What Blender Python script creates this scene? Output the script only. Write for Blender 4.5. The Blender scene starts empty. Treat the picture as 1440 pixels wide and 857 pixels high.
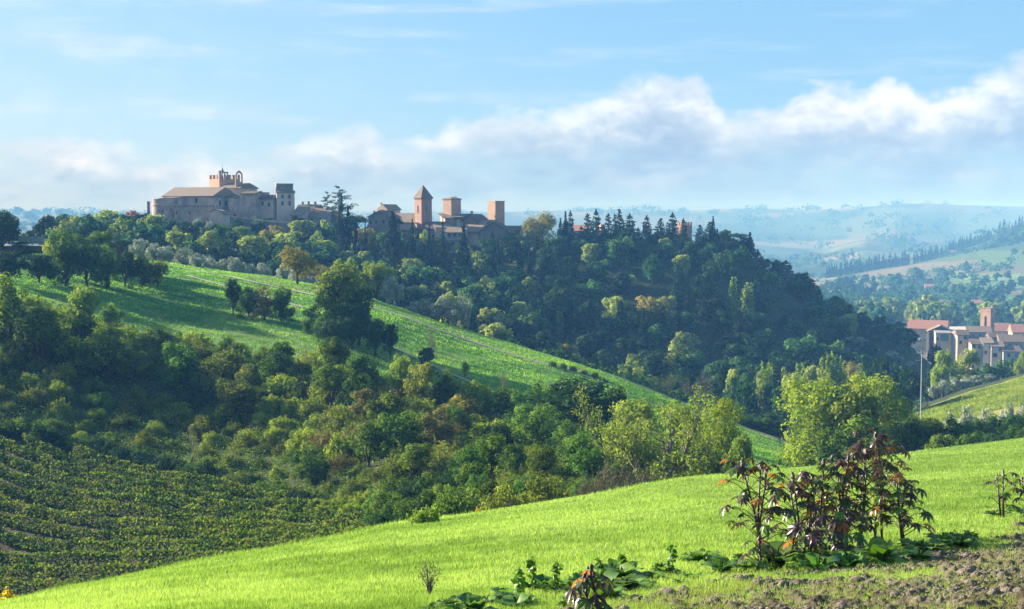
import bpy, math, random
import numpy as np
from math import radians, sin, cos, pi
sc = bpy.context.scene
COL = sc.collection
RNG = np.random.default_rng(7)
random.seed(7)

# ------------------------------------------------------------------ camera geometry
F = 2000.0
PITCH = math.atan(118.5/F)
def vz(v):                       # photo row -> height per metre of distance
    b = (428.5-np.asarray(v, float))/F
    return (-sin(PITCH)+b*cos(PITCH))/(cos(PITCH)+b*sin(PITCH))
def ux(u, v=310.0):
    b = (428.5-np.asarray(v, float))/F
    return (np.asarray(u, float)-720.0)/F/(cos(PITCH)+b*sin(PITCH))
def P(u, v, d):
    return np.array([float(ux(u, v))*d, d, float(vz(v))*d])

# ------------------------------------------------------------------ small helpers
def tag(o, label=None, cat=None, group=None, kind=None):
    if label: o['label'] = label
    if cat: o['category'] = cat
    if group: o['group'] = group
    if kind: o['kind'] = kind
    return o
def link(o, parent=None):
    COL.objects.link(o)
    if parent is not None: o.parent = parent
    return o
def empty(name, loc=(0, 0, 0), rz=0.0, label=None, cat=None, group=None):
    o = bpy.data.objects.new(name, None); o.empty_display_size = .5
    o.location = [float(a) for a in loc]; o.rotation_euler = (0, 0, rz)
    link(o); return tag(o, label, cat, group)
def nmesh(name, V, Fq, mats, rnd=None, smooth=False, tint=None, mi=None):
    """V (n,3); Fq (m,3|4) array -> mesh"""
    me = bpy.data.meshes.new(name)
    V = np.asarray(V, np.float32); Fq = np.asarray(Fq, np.int32); k = Fq.shape[1]
    me.vertices.add(len(V)); me.vertices.foreach_set('co', V.ravel())
    me.loops.add(Fq.size); me.loops.foreach_set('vertex_index', Fq.ravel())
    me.polygons.add(len(Fq))
    me.polygons.foreach_set('loop_start', np.arange(0, Fq.size, k, dtype=np.int32))
    if smooth: me.polygons.foreach_set('use_smooth', np.ones(len(Fq), bool))
    for m in (mats if isinstance(mats, (list, tuple)) else [mats]): me.materials.append(m)
    if mi is not None: me.polygons.foreach_set('material_index', np.asarray(mi, np.int32))
    me.update(calc_edges=True)
    if rnd is not None:
        a = me.attributes.new('rnd', 'FLOAT', 'POINT'); a.data.foreach_set('value', np.asarray(rnd, np.float32))
    if tint is not None:
        a = me.attributes.new('tint', 'FLOAT_VECTOR', 'POINT'); a.data.foreach_set('vector', np.asarray(tint, np.float32).ravel())
    return me
def obj(name, me, parent=None):
    return link(bpy.data.objects.new(name, me), parent)

class MB:
    """collects polygons into ONE mesh"""
    def __init__(s): s.v = []; s.f = []
    def add(s, vs, fs):
        n = len(s.v); s.v += [tuple(float(c) for c in p) for p in vs]; s.f += [tuple(i+n for i in f) for f in fs]
    def box(s, x0, x1, y0, y1, z0, z1):
        s.add([(x0,y0,z0),(x1,y0,z0),(x1,y1,z0),(x0,y1,z0),(x0,y0,z1),(x1,y0,z1),(x1,y1,z1),(x0,y1,z1)],
              [(0,3,2,1),(4,5,6,7),(0,1,5,4),(1,2,6,5),(2,3,7,6),(3,0,4,7)])
    def prism(s, pts, y0, y1):     # polygon in xz pushed along y
        n = len(pts)
        s.add([(x, y0, z) for x, z in pts]+[(x, y1, z) for x, z in pts],
              [tuple(range(n)), tuple(range(2*n-1, n-1, -1))]+[(i, i+n, (i+1) % n+n, (i+1) % n) for i in range(n)])
    def prismx(s, pts, x0, x1):    # polygon in yz pushed along x
        n = len(pts)
        s.add([(x0, y, z) for y, z in pts]+[(x1, y, z) for y, z in pts],
              [tuple(range(n-1, -1, -1)), tuple(range(n, 2*n))]+[((i+1) % n, (i+1) % n+n, i+n, i) for i in range(n)])
    def tube(s, pts, rad, n=6, cap=True):
        pts = [np.array(p, float) for p in pts]; rings = []
        for i, p in enumerate(pts):
            t = pts[min(i+1, len(pts)-1)]-pts[max(i-1, 0)]; t /= (np.linalg.norm(t)+1e-9)
            a = np.cross(t, (0, 0, 1) if abs(t[2]) < .9 else (1, 0, 0)); a /= np.linalg.norm(a); b = np.cross(t, a)
            r = rad[i] if hasattr(rad, '__len__') else rad
            rings += [p+r*(cos(2*pi*k/n)*a+sin(2*pi*k/n)*b) for k in range(n)]
        fs = [(i*n+k, i*n+(k+1) % n, (i+1)*n+(k+1) % n, (i+1)*n+k) for i in range(len(pts)-1) for k in range(n)]
        if cap: fs += [tuple(range(n)), tuple(range(len(pts)*n-1, (len(pts)-1)*n-1, -1))]
        s.add(rings, fs)
    def cyl(s, x, y, z0, z1, r0, r1=None, n=12):
        s.tube([(x, y, z0), (x, y, z1)], [r0, r0 if r1 is None else r1], n)
    def mesh(s, name, mat, smooth=False):
        me = bpy.data.meshes.new(name); me.from_pydata(s.v, [], s.f); me.materials.append(mat)
        if smooth: me.polygons.foreach_set('use_smooth', [True]*len(me.polygons))
        me.update()
        import bmesh
        b = bmesh.new(); b.from_mesh(me); bmesh.ops.recalc_face_normals(b, faces=b.faces); b.to_mesh(me); b.free()
        return me
    def build(s, name, mat, parent=None, smooth=False):
        return obj(name, s.mesh(name, mat, smooth), parent)

# value noise
_NG = np.random.default_rng(3).random((256, 256))
def vnoise(x, y, seed=0):
    x = np.asarray(x, float)+seed*37.7; y = np.asarray(y, float)+seed*91.3
    xi = np.floor(x).astype(int); yi = np.floor(y).astype(int); fx = x-xi; fy = y-yi
    fx = fx*fx*(3-2*fx); fy = fy*fy*(3-2*fy)
    g = lambda a, b: _NG[a & 255, b & 255]
    return (g(xi, yi)*(1-fx)+g(xi+1, yi)*fx)*(1-fy)+(g(xi, yi+1)*(1-fx)+g(xi+1, yi+1)*fx)*fy
def fbm(x, y, o=4, seed=0):
    r = 0; a = .5; t = 0
    for i in range(o):
        r = r+a*vnoise(x*2**i, y*2**i, seed+i); t += a; a *= .5
    return r/t-.5

# ------------------------------------------------------------------ materials
LL = 1.05; AL = .74                          # overall reflectance level
def dim(c): return tuple(q*AL for q in c)
def mat(name):
    m = bpy.data.materials.new(name); m.use_nodes = True; nt = m.node_tree; nt.nodes.clear()
    out = nt.nodes.new('ShaderNodeOutputMaterial'); return m, nt, out
def N(nt, t, **k):
    n = nt.nodes.new(t)
    for a, b in k.items(): setattr(n, a, b)
    return n
def ramp(nt, fac, stops):
    r = N(nt, 'ShaderNodeValToRGB'); e = r.color_ramp.elements
    while len(e) < len(stops): e.new(.5)
    for el, (p, c) in zip(e, stops): el.position = p; el.color = (*c, 1)
    nt.links.new(fac, r.inputs[0]); return r.outputs[0]
def leaf_mat(name, cols, trans=.35, var=.35, rough=.7, tcol=(1.3, 1.35, .5), sheen=.04):
    m, nt, out = mat(name); L = nt.links.new
    at = N(nt, 'ShaderNodeAttribute', attribute_name='rnd')
    oi = N(nt, 'ShaderNodeObjectInfo')
    cols = [tuple(c*LL for c in q) for q in cols]; k = len(cols)
    c = ramp(nt, at.outputs['Fac'], [(i/(k-1), cc) for i, cc in enumerate(cols)])
    hs = N(nt, 'ShaderNodeHueSaturation')
    mr = N(nt, 'ShaderNodeMapRange'); mr.inputs[3].default_value = 1-var; mr.inputs[4].default_value = 1+var
    L(oi.outputs['Random'], mr.inputs[0]); L(mr.outputs[0], hs.inputs['Value']); L(c, hs.inputs['Color'])
    mu = N(nt, 'ShaderNodeMath', operation='MULTIPLY'); mu.inputs[1].default_value = 7.31
    fr = N(nt, 'ShaderNodeMath', operation='FRACT'); L(oi.outputs['Random'], mu.inputs[0]); L(mu.outputs[0], fr.inputs[0])
    mh = N(nt, 'ShaderNodeMapRange'); mh.inputs[3].default_value = .5-var*.06; mh.inputs[4].default_value = .5+var*.045
    L(fr.outputs[0], mh.inputs[0]); L(mh.outputs[0], hs.inputs['Hue'])
    b = N(nt, 'ShaderNodeBsdfPrincipled'); b.inputs['Roughness'].default_value = rough
    b.inputs['Specular IOR Level'].default_value = sheen
    L(hs.outputs[0], b.inputs['Base Color'])
    t = N(nt, 'ShaderNodeBsdfTranslucent')
    mx = N(nt, 'ShaderNodeMix', data_type='RGBA', blend_type='MULTIPLY'); mx.inputs[0].default_value = 1
    L(hs.outputs[0], mx.inputs[6]); mx.inputs[7].default_value = (*tcol, 1)
    L(mx.outputs[2], t.inputs['Color'])
    ms = N(nt, 'ShaderNodeMixShader'); ms.inputs[0].default_value = trans
    L(b.outputs[0], ms.inputs[1]); L(t.outputs[0], ms.inputs[2]); L(ms.outputs[0], out.inputs['Surface'])
    return m
def solid_mat(name, col, col2=None, scale=1.0, rough=.85, bump=.0, spec=.3, bscale=None, brick=False, metal=0):
    m, nt, out = mat(name); L = nt.links.new
    b = N(nt, 'ShaderNodeBsdfPrincipled'); b.inputs['Roughness'].default_value = rough
    b.inputs['Specular IOR Level'].default_value = spec; b.inputs['Metallic'].default_value = metal
    tc = N(nt, 'ShaderNodeTexCoord'); col2 = dim(col2 or tuple(c*.75 for c in col)); col = dim(col)
    no = N(nt, 'ShaderNodeTexNoise'); no.inputs['Scale'].default_value = scale; no.inputs['Detail'].default_value = 6
    no.inputs['Roughness'].default_value = .65
    L(tc.outputs['Object'], no.inputs['Vector'])
    c = ramp(nt, no.outputs['Fac'], [(.32, col2), (.68, col)])
    if brick:
        n2 = N(nt, 'ShaderNodeTexNoise'); n2.inputs['Scale'].default_value = scale*9; n2.inputs['Detail'].default_value = 3
        mp = N(nt, 'ShaderNodeMapping'); mp.inputs['Scale'].default_value = (1, 1, 3)
        L(tc.outputs['Object'], mp.inputs['Vector']); L(mp.outputs[0], n2.inputs['Vector'])
        g = ramp(nt, n2.outputs['Fac'], [(.3, (.62, .6, .6)), (.7, (1.2, 1.18, 1.15))])
        mx = N(nt, 'ShaderNodeMix', data_type='RGBA', blend_type='MULTIPLY'); mx.inputs[0].default_value = 1
        L(c, mx.inputs[6]); L(g, mx.inputs[7]); c = mx.outputs[2]
    L(c, b.inputs['Base Color'])
    if bump:
        bp = N(nt, 'ShaderNodeBump'); bp.inputs['Strength'].default_value = bump; bp.inputs['Distance'].default_value = .2
        n3 = N(nt, 'ShaderNodeTexNoise'); n3.inputs['Scale'].default_value = bscale or scale*6; n3.inputs['Detail'].default_value = 5
        L(tc.outputs['Object'], n3.inputs['Vector']); L(n3.outputs['Fac'], bp.inputs['Height']); L(bp.outputs[0], b.inputs['Normal'])
    L(b.outputs[0], out.inputs['Surface']); return m
def tile_mat(name, col, col2, rough=.9):      # roof tiles: rows of rounded tiles
    m, nt, out = mat(name); L = nt.links.new; col = dim(col); col2 = dim(col2)
    b = N(nt, 'ShaderNodeBsdfPrincipled'); b.inputs['Roughness'].default_value = rough
    b.inputs['Specular IOR Level'].default_value = .2
    tc = N(nt, 'ShaderNodeTexCoord'); no = N(nt, 'ShaderNodeTexNoise'); no.inputs['Scale'].default_value = 1.6; no.inputs['Detail'].default_value = 8
    no.inputs['Roughness'].default_value = .8
    L(tc.outputs['Object'], no.inputs['Vector'])
    c = ramp(nt, no.outputs['Fac'], [(.3, col2), (.55, col), (.75, tuple(min(1, q*1.35) for q in col))])
    L(c, b.inputs['Base Color'])
    w = N(nt, 'ShaderNodeTexWave', wave_type='BANDS', bands_direction='X'); w.inputs['Scale'].default_value = 2.0; w.inputs['Distortion'].default_value = .3
    L(tc.outputs['Object'], w.inputs['Vector'])
    bp = N(nt, 'ShaderNodeBump'); bp.inputs['Strength'].default_value = .5; bp.inputs['Distance'].default_value = .12
    L(w.outputs['Fac'], bp.inputs['Height']); L(bp.outputs[0], b.inputs['Normal'])
    L(b.outputs[0], out.inputs['Surface']); return m
def ground_mat(name, var=.45):
    m, nt, out = mat(name); L = nt.links.new
    b = N(nt, 'ShaderNodeBsdfPrincipled'); b.inputs['Roughness'].default_value = .95
    b.inputs['Specular IOR Level'].default_value = .1
    at = N(nt, 'ShaderNodeAttribute', attribute_name='tint'); geo = N(nt, 'ShaderNodeNewGeometry')
    c = at.outputs['Color']
    for s, lo, hi in ((.05, .75*AL, 1.25*AL), (.6, .7, 1.3), (6, .7, 1.3)):
        no = N(nt, 'ShaderNodeTexNoise'); no.inputs['Scale'].default_value = s; no.inputs['Detail'].default_value = 5
        no.inputs['Roughness'].default_value = .7
        L(geo.outputs['Position'], no.inputs['Vector'])
        g = ramp(nt, no.outputs['Fac'], [(.3, (lo, lo, lo)), (.7, (hi, hi, hi*.95))])
        mx = N(nt, 'ShaderNodeMix', data_type='RGBA', blend_type='MULTIPLY'); mx.inputs[0].default_value = 1
        L(c, mx.inputs[6]); L(g, mx.inputs[7]); c = mx.outputs[2]
    L(c, b.inputs['Base Color'])
    n3 = N(nt, 'ShaderNodeTexNoise'); n3.inputs['Scale'].default_value = 1.5; n3.inputs['Detail'].default_value = 8; n3.inputs['Roughness'].default_value = .7
    L(geo.outputs['Position'], n3.inputs['Vector'])
    bp = N(nt, 'ShaderNodeBump'); bp.inputs['Strength'].default_value = .6; bp.inputs['Distance'].default_value = .35
    L(n3.outputs['Fac'], bp.inputs['Height']); L(bp.outputs[0], b.inputs['Normal'])
    L(b.outputs[0], out.inputs['Surface']); return m

M = {}
M['grass'] = leaf_mat('meadow_grass', [(.12, .19, .035), (.21, .31, .065), (.34, .43, .12)], .40, 0, tcol=(1.15, 1.25, .6))
M['field'] = leaf_mat('field_grass_leaf', [(.09, .21, .025), (.16, .34, .04), (.32, .46, .07)], .38, 0, tcol=(1.1, 1.25, .6))
M['dry'] = leaf_mat('dry_grass', [(.16, .15, .06), (.26, .25, .10), (.20, .27, .06)], .3, 0)
M['weed'] = leaf_mat('weed_leaf', [(.04, .09, .012), (.08, .16, .02), (.17, .28, .04)], .35, .2, .4, tcol=(1.4, 1.7, .5), sheen=.25)
M['castor'] = leaf_mat('castor_leaf', [(.05, .02, .03), (.055, .045, .03), (.05, .10, .02), (.09, .19, .03), (.32, .09, .03)], .35, .1, .3, tcol=(2.0, 1.9, .6), sheen=.3)
M['stem'] = solid_mat('castor_stem', (.10, .045, .04), (.05, .03, .025), 8, .5)
M['bark'] = solid_mat('bark', (.12, .09, .065), (.06, .045, .035), 3, .95, .4)
M['palebark'] = solid_mat('pale_bark', (.26, .22, .19), (.13, .11, .09), 3, .95, .4)
M['broad'] = leaf_mat('broad_leaf', [(.015, .045, .01), (.05, .115, .016), (.13, .22, .03)], .38)
M['scrub'] = leaf_mat('scrub_leaf', [(.018, .045, .009), (.075, .13, .018), (.20, .27, .035)], .4)
M['olivegreen'] = leaf_mat('olive_green_leaf', [(.03, .05, .012), (.115, .15, .028), (.25, .28, .045)], .4)
M['brownish'] = leaf_mat('brownish_leaf', [(.06, .055, .022), (.13, .115, .04), (.19, .18, .05)], .3, .2)
M['yellow'] = leaf_mat('yellow_leaf', [(.07, .13, .018), (.17, .24, .025), (.34, .36, .04)], .38, .12)
M['gold'] = leaf_mat('gold_leaf', [(.22, .20, .015), (.45, .34, .02), (.60, .46, .03)], .4, .1)
M['lime'] = leaf_mat('lime_leaf', [(.09, .15, .025), (.17, .24, .04), (.28, .33, .06)], .38, .2)
M['tan'] = leaf_mat('tan_leaf', [(.10, .10, .02), (.21, .19, .03), (.36, .30, .06)], .3, .1)
M['dark'] = leaf_mat('dark_leaf', [(.012, .035, .012), (.025, .06, .018), (.045, .085, .022)], .22, .3)
M['cypress'] = leaf_mat('cypress_leaf', [(.006, .018, .010), (.010, .028, .013), (.02, .042, .017)], .10, .3)
M['fir'] = leaf_mat('fir_needle', [(.013, .035, .018), (.022, .052, .022), (.035, .07, .028)], .12, .3)
M['silver'] = leaf_mat('olive_tree_leaf', [(.14, .17, .11), (.27, .31, .21), (.44, .47, .36)], .2, .15, tcol=(1, 1.05, .8))
M['hill'] = leaf_mat('hillside_leaf', [(.010, .038, .020), (.026, .085, .03), (.11, .20, .055)], .36, .4)  # deep shade of the hillside put into darker, bluer leaf colours
M['hilllight'] = leaf_mat('hillside_light_leaf', [(.10, .15, .045), (.21, .27, .07), (.36, .40, .11)], .4, .15)  # paler leaf; also puts sunlit crowns into the colour
M['red'] = leaf_mat('reddish_leaf', [(.2, .07, .04), (.3, .1, .06), (.2, .14, .06)], .3, .1)
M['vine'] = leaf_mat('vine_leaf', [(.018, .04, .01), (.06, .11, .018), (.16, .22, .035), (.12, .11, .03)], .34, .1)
M['greybush'] = leaf_mat('grey_brown_leaf', [(.05, .045, .035), (.10, .09, .06), (.13, .13, .07)], .2, .2)
M['vinewood'] = solid_mat('vine_wood', (.09, .06, .04), (.05, .035, .025), 3)
M['ground'] = ground_mat('terrain')
M['clod'] = solid_mat('soil_clod', (.24, .19, .14), (.10, .078, .06), 5, .95, .5)
M['brick'] = solid_mat('warm_brick', (.60, .39, .27), (.42, .27, .19), .5, .9, .2, brick=True)
M['brickred'] = solid_mat('red_brick', (.52, .29, .21), (.36, .20, .15), .5, .9, .2, brick=True)
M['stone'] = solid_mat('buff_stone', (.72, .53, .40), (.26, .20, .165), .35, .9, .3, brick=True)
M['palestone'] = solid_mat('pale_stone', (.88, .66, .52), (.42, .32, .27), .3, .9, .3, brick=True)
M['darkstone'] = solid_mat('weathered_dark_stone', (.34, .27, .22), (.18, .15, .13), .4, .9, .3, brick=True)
M['plaster'] = solid_mat('cream_plaster', (.60, .50, .36), (.48, .38, .27), .4, .9)
M['pink'] = solid_mat('pink_plaster', (.78, .57, .43), (.56, .42, .33), .4, .9)
M['white'] = solid_mat('white_plaster', (.62, .57, .50), (.44, .41, .37), .3, .85)
M['grey'] = solid_mat('grey_plaster', (.38, .37, .36), (.28, .27, .26), .3, .85)
M['roof'] = tile_mat('clay_tiles', (.25, .18, .12), (.12, .09, .065))
M['roofdark'] = tile_mat('old_dark_tiles', (.16, .11, .085), (.09, .065, .055))
M['roofred'] = tile_mat('red_clay_tiles', (.42, .20, .14), (.30, .15, .11))
M['roofpale'] = tile_mat('lichen_grey_tiles', (.30, .225, .165), (.15, .115, .09))
M['window'] = solid_mat('window_glass', (.025, .03, .035), (.015, .018, .02), 2, .25, spec=.5)
M['teal'] = solid_mat('teal_window_glass', (.06, .2, .2), (.04, .13, .14), .5, .2, spec=.5)
M['frame'] = solid_mat('window_surround', (.40, .33, .27), (.3, .25, .2), 2, .8)
M['shutter'] = solid_mat('brown_shutter', (.12, .07, .05), (.08, .05, .04), 2, .7)
M['concrete'] = solid_mat('concrete', (.62, .60, .56), (.45, .44, .42), 1, .8)
M['metal'] = solid_mat('galvanised_metal', (.45, .47, .5), (.35, .37, .4), 2, .4, metal=.6)
M['bronze'] = solid_mat('bronze_bell', (.12, .10, .06), (.07, .06, .04), 4, .5, metal=.7)
M['asphalt'] = solid_mat('asphalt', (.07, .07, .07), (.045, .045, .045), 1, .9)
M['dirt'] = solid_mat('pale_dirt', (.42, .37, .27), (.28, .26, .16), .4, .95)
M['carpaint'] = solid_mat('white_car_paint', (.75, .75, .75), (.7, .7, .7), 1, .25, spec=.6)
M['cargrey'] = solid_mat('grey_car_paint', (.16, .17, .19), (.14, .15, .17), 1, .25, spec=.6)
M['rubber'] = solid_mat('tyre_rubber', (.02, .02, .02), (.015, .015, .015), 4, .8)
# ------------------------------------------------------------------ terrain
# landform lines, each a list of (column, row, distance) read along the valley
def feat(pts, spec='v'):
    a = np.array(pts, float); return a
FT = [
 ('z', [(-1500, -2.3, 2), (720, -1.95, 2), (3000, -1.8, 2)]),
 ('v', [(-1500, 960, 14), (0, 900, 14), (720, 862, 14), (1440, 846, 14), (3000, 800, 14)]),
 ('v', [(-1500, 1150, 36), (-400, 950, 38), (0, 848, 40), (120, 822, 42), (240, 795, 45), (375, 771, 47), (480, 753, 50), (540, 740, 53), (620, 730, 57), (720, 716, 62),
        (860, 693, 68), (960, 677, 74), (1030, 672, 76), (1130, 663, 82), (1300, 639, 90), (1440, 622, 95), (1900, 570, 100), (3000, 480, 110)]),
 ('v', [(-1500, 1000, 120), (-400, 900, 120), (0, 852, 120), (240, 803, 114), (480, 776, 98), (600, 745, 84), (720, 737, 80), (860, 715, 88), (1000, 705, 95), (1130, 698, 105),
        (1290, 682, 115), (1440, 662, 120), (1900, 600, 125), (3000, 520, 130)]),
 ('v', [(-1500, 500, 172), (-400, 560, 172), (0, 618, 170), (120, 645, 166), (240, 672, 158), (360, 700, 146), (480, 745, 122), (600, 705, 116), (720, 690, 114),
        (860, 685, 115), (1000, 690, 125), (1130, 690, 140), (1290, 677, 150), (1440, 640, 160), (1900, 580, 165), (3000, 520, 170)]),
 ('v', [(-1500, 380, 218), (-400, 400, 218), (0, 436, 216), (240, 497, 212), (480, 540, 195), (720, 600, 180), (860, 622, 180), (1000, 650, 180), (1130, 668, 180),
        (1290, 665, 190), (1440, 618, 195), (1900, 560, 200), (3000, 500, 200)]),
 ('v', [(-1500, 330, 300), (-400, 345, 300), (0, 352, 300), (120, 362, 300), (240, 371, 295), (340, 384, 290), (480, 408, 280), (560, 432, 270), (640, 460, 262),
        (720, 484, 255), (800, 510, 248), (860, 531, 243), (930, 560, 237), (1000, 588, 232), (1130, 634, 225), (1200, 655, 222), (1260, 640, 225), (1320, 608, 230), (1440, 585, 232), (1900, 530, 240), (3000, 480, 240)]),
 ('v', [(-1500, 350, 345), (0, 356, 340), (240, 380, 335), (480, 428, 330), (640, 492, 328), (720, 522, 328), (860, 553, 330), (1000, 566, 330), (1130, 567, 332),
        (1210, 585, 310), (1300, 578, 275), (1370, 553, 282), (1440, 532, 290), (1900, 460, 300), (3000, 420, 300)]),
 ('v', [(-1500, 352, 420), (0, 350, 420), (120, 345, 420), (240, 352, 420), (360, 362, 420), (480, 385, 420), (600, 412, 412), (720, 430, 410), (860, 440, 405),
        (1000, 455, 402), (1130, 490, 402), (1200, 520, 402), (1290, 556, 402), (1440, 566, 402), (1900, 560, 402), (3000, 500, 402)]),
 ('v', [(-1500, 352, 480), (0, 352, 480), (60, 350, 480), (120, 338, 480), (180, 325, 482), (240, 319, 485), (330, 321, 485), (420, 332, 482), (480, 343, 480), (600, 350, 480),
        (720, 352, 478), (860, 352, 474), (1000, 352, 470), (1045, 352, 466), (1070, 376, 463), (1130, 418, 460), (1200, 458, 460), (1280, 486, 462), (1320, 525, 470), (1360, 543, 480), (1440, 548, 500), (3000, 540, 520)]),
 ('z', [(-1500, -11, 560), (0, -11, 560), (60, -10, 560), (120, -8, 560), (240, -4, 560), (420, -7, 560), (600, -10, 560), (1045, -11, 560), (1070, -20, 560), (1130, -35, 560),
        (1200, -47, 560), (1280, -56, 560), (1330, -63, 560), (3000, -64, 580)]),
 ('z', [(-1500, -60, 680), (1100, -60, 680), (1300, -64, 650), (3000, -64, 650)]),
 ('z', [(-1500, -66, 800), (3000, -66, 800)]),
 ('z', [(-1500, -72, 1100), (1200, -72, 1100), (1440, -70, 1100), (3000, -60, 1100)]),
 ('z', [(-1500, -60, 1500), (0, -40, 1500), (300, -60, 1500), (1160, -75, 1500), (1300, -73, 1500), (1440, -64, 1500), (3000, -40, 1500)]),
 ('z', [(-1500, -50, 2000), (0, -30, 2000), (300, -60, 2000), (1160, -80, 2000), (1300, -64, 2000), (1440, -40, 2000), (3000, 0, 2000)]),
 ('z', [(-1500, -40, 2500), (0, -20, 2500), (1100, -86, 2500), (1200, -82, 2500), (1320, -58, 2500), (1440, -20, 2500), (1600, 0, 2500), (3000, 20, 2500)]),
 ('z', [(-1500, -20, 3200), (0, -30, 3200), (1160, -85, 3200), (1215, -62, 3200), (1275, -80, 3200), (1440, -60, 3200), (3000, 0, 3200)]),
 ('z', [(-1500, 10, 4300), (0, 8, 4300), (600, -40, 4300), (1150, -55, 4300), (1260, -20, 4300), (1340, -55, 4300), (1500, -30, 4300), (3000, 0, 4300)]),
 ('z', [(-1500, 30, 5600), (0, 22, 5600), (60, 26, 5600), (130, 18, 5600), (600, 20, 5600), (1000, 40, 5600), (1120, 35, 5600), (1300, 60, 5600), (1440, 45, 5600), (3000, 40, 5600)]),
 ('z', [(-1500, 60, 7200), (0, 16, 7200), (600, 30, 7200), (1000, 45, 7200), (1200, 62, 7200), (1440, 60, 7200), (3000, 60, 7200)]),
]
SC = np.concatenate([np.arange(-1400, -200, 40), np.arange(-200, 1100, 8), np.arange(1100, 1480, 4), np.arange(1480, 1720, 16), np.arange(1720, 2901, 40)]).astype(float)
ns = len(SC)
KD = np.zeros((len(FT), ns)); KZ = np.zeros((len(FT), ns))
def smooth_s(a, w=7):
    k = np.hanning(w+2)[1:-1]; k /= k.sum(); p = np.pad(a, w//2, mode='edge'); return np.convolve(p, k, 'valid')
for i, (kind, pts) in enumerate(FT):
    a = np.array(pts, float); d = np.interp(SC, a[:, 0], a[:, 2]); q = np.interp(SC, a[:, 0], a[:, 1])
    z = vz(q)*d if kind == 'v' else q
    KD[i] = smooth_s(d); KZ[i] = smooth_s(z)
DD = np.unique(np.concatenate([np.exp(np.linspace(math.log(2), math.log(110), 150)), np.exp(np.linspace(math.log(110), math.log(700), 190)), np.exp(np.linspace(math.log(700), math.log(7200), 170))]))
nd = len(DD)
def pchip(xk, yk, x):
    h = np.diff(xk); dl = np.diff(yk)/h; m = np.zeros(len(xk))
    for j in range(1, len(xk)-1):
        if dl[j-1]*dl[j] > 0:
            w1 = 2*h[j]+h[j-1]; w2 = h[j]+2*h[j-1]; m[j] = (w1+w2)/(w1/dl[j-1]+w2/dl[j])
    m[0] = dl[0]; m[-1] = dl[-1]
    i = np.clip(np.searchsorted(xk, x)-1, 0, len(xk)-2); t = (x-xk[i])/h[i]
    return (1+2*t)*(1-t)**2*yk[i]+t*(1-t)**2*h[i]*m[i]+t*t*(3-2*t)*yk[i+1]+t*t*(t-1)*h[i]*m[i+1]
ZT = np.zeros((nd, ns))
for j in range(ns): ZT[:, j] = pchip(KD[:, j], KZ[:, j], DD)
GD = np.repeat(DD[:, None], ns, 1); GX = (SC[None, :]-720)/F*GD
amp = np.interp(np.log(GD), np.log([2, 40, 75, 110, 200, 330, 480, 560, 1000, 2500, 7200]), [.03, .12, .3, .8, .5, 1.6, .5, 1, 3, 10, 28])
wl = np.interp(np.log(GD), np.log([2, 60, 200, 500, 1500, 7200]), [3, 8, 18, 40, 160, 600])
nz = np.zeros_like(ZT)
for lo, hi, w in ((0, 45, 4), (45, 160, 10), (160, 450, 25), (450, 1300, 60), (1300, 3000, 200), (3000, 9000, 500)):
    k = np.clip(np.minimum((GD-lo*.85)/(lo*.3+1e-6), (hi*1.15-GD)/(hi*.3)), 0, 1)
    nz += k*fbm(GX/w+5, GD/w+5, 4, seed=int(w))
ZT += nz*amp*1.6
def zt(x, y):
    x = np.asarray(x, float); y = np.asarray(y, float)
    s = 720+F*x/y
    j = np.clip(np.searchsorted(SC, s)-1, 0, ns-2); i = np.clip(np.searchsorted(DD, y)-1, 0, nd-2)
    a = np.clip((s-SC[j])/(SC[j+1]-SC[j]), 0, 1); b = np.clip((y-DD[i])/(DD[i+1]-DD[i]), 0, 1)
    return (ZT[i, j]*(1-a)+ZT[i, j+1]*a)*(1-b)+(ZT[i+1, j]*(1-a)+ZT[i+1, j+1]*a)*b
def kd(i, s): return np.interp(s, SC, KD[i])
def hit(u, v, d0, d1):
    """ground point seen at photo (u, v) between two distances"""
    d = np.linspace(d0, d1, 400); xr = float(ux(u, v)); e = zt(xr*d, d)-vz(v)*d
    c = np.where((e[:-1] < 0) & (e[1:] >= 0))[0]
    k = c[0] if len(c) else int(np.argmin(abs(e)))
    return np.array([xr*d[k], d[k], float(zt(xr*d[k], d[k]))])
def gp(u, d, v=400.):
    x = float(ux(u, v))*d; return np.array([x, d, float(zt(x, d))])

# albedo zones of the land
SS = np.repeat(SC[None, :], nd, 0)
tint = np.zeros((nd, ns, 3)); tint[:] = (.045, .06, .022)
def zone(mask, col): tint[mask] = col
k3 = np.array([kd(2, s) for s in SC])[None, :]; k4 = kd(3, SC)[None, :]; k5 = kd(4, SC)[None, :]; k6 = kd(5, SC)[None, :]; k7 = kd(6, SC)[None, :]; k8 = kd(7, SC)[None, :]; k10 = kd(9, SC)[None, :]; k11 = kd(10, SC)[None, :]
n1 = fbm(GX/9, GD/9, 4, 11); n2 = fbm(GX/40, GD/40, 4, 12)
zone(GD < k3*1.04, (.17, .27, .035))
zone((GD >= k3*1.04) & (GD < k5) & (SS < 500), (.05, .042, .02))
low = (GD >= k6*1.0) & (GD < k7*1.03) & (SS < 1215)
zone(low, (.07, .18, .028))
zone(low & (GD < k6+22) & (SS < 420), (.15, .19, .06))
zone(low & (GD > k7-14) & (SS > 330), (.24, .24, .10))
zone(low & (n2 > .16), (.15, .24, .055))
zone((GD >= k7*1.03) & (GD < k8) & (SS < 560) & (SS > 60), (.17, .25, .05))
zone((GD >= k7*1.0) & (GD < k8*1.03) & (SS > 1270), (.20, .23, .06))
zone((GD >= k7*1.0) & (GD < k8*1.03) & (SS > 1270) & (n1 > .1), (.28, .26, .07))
zone((GD > k10) & (GD < 575) & (SS < 1060), (.24, .20, .14))
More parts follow.
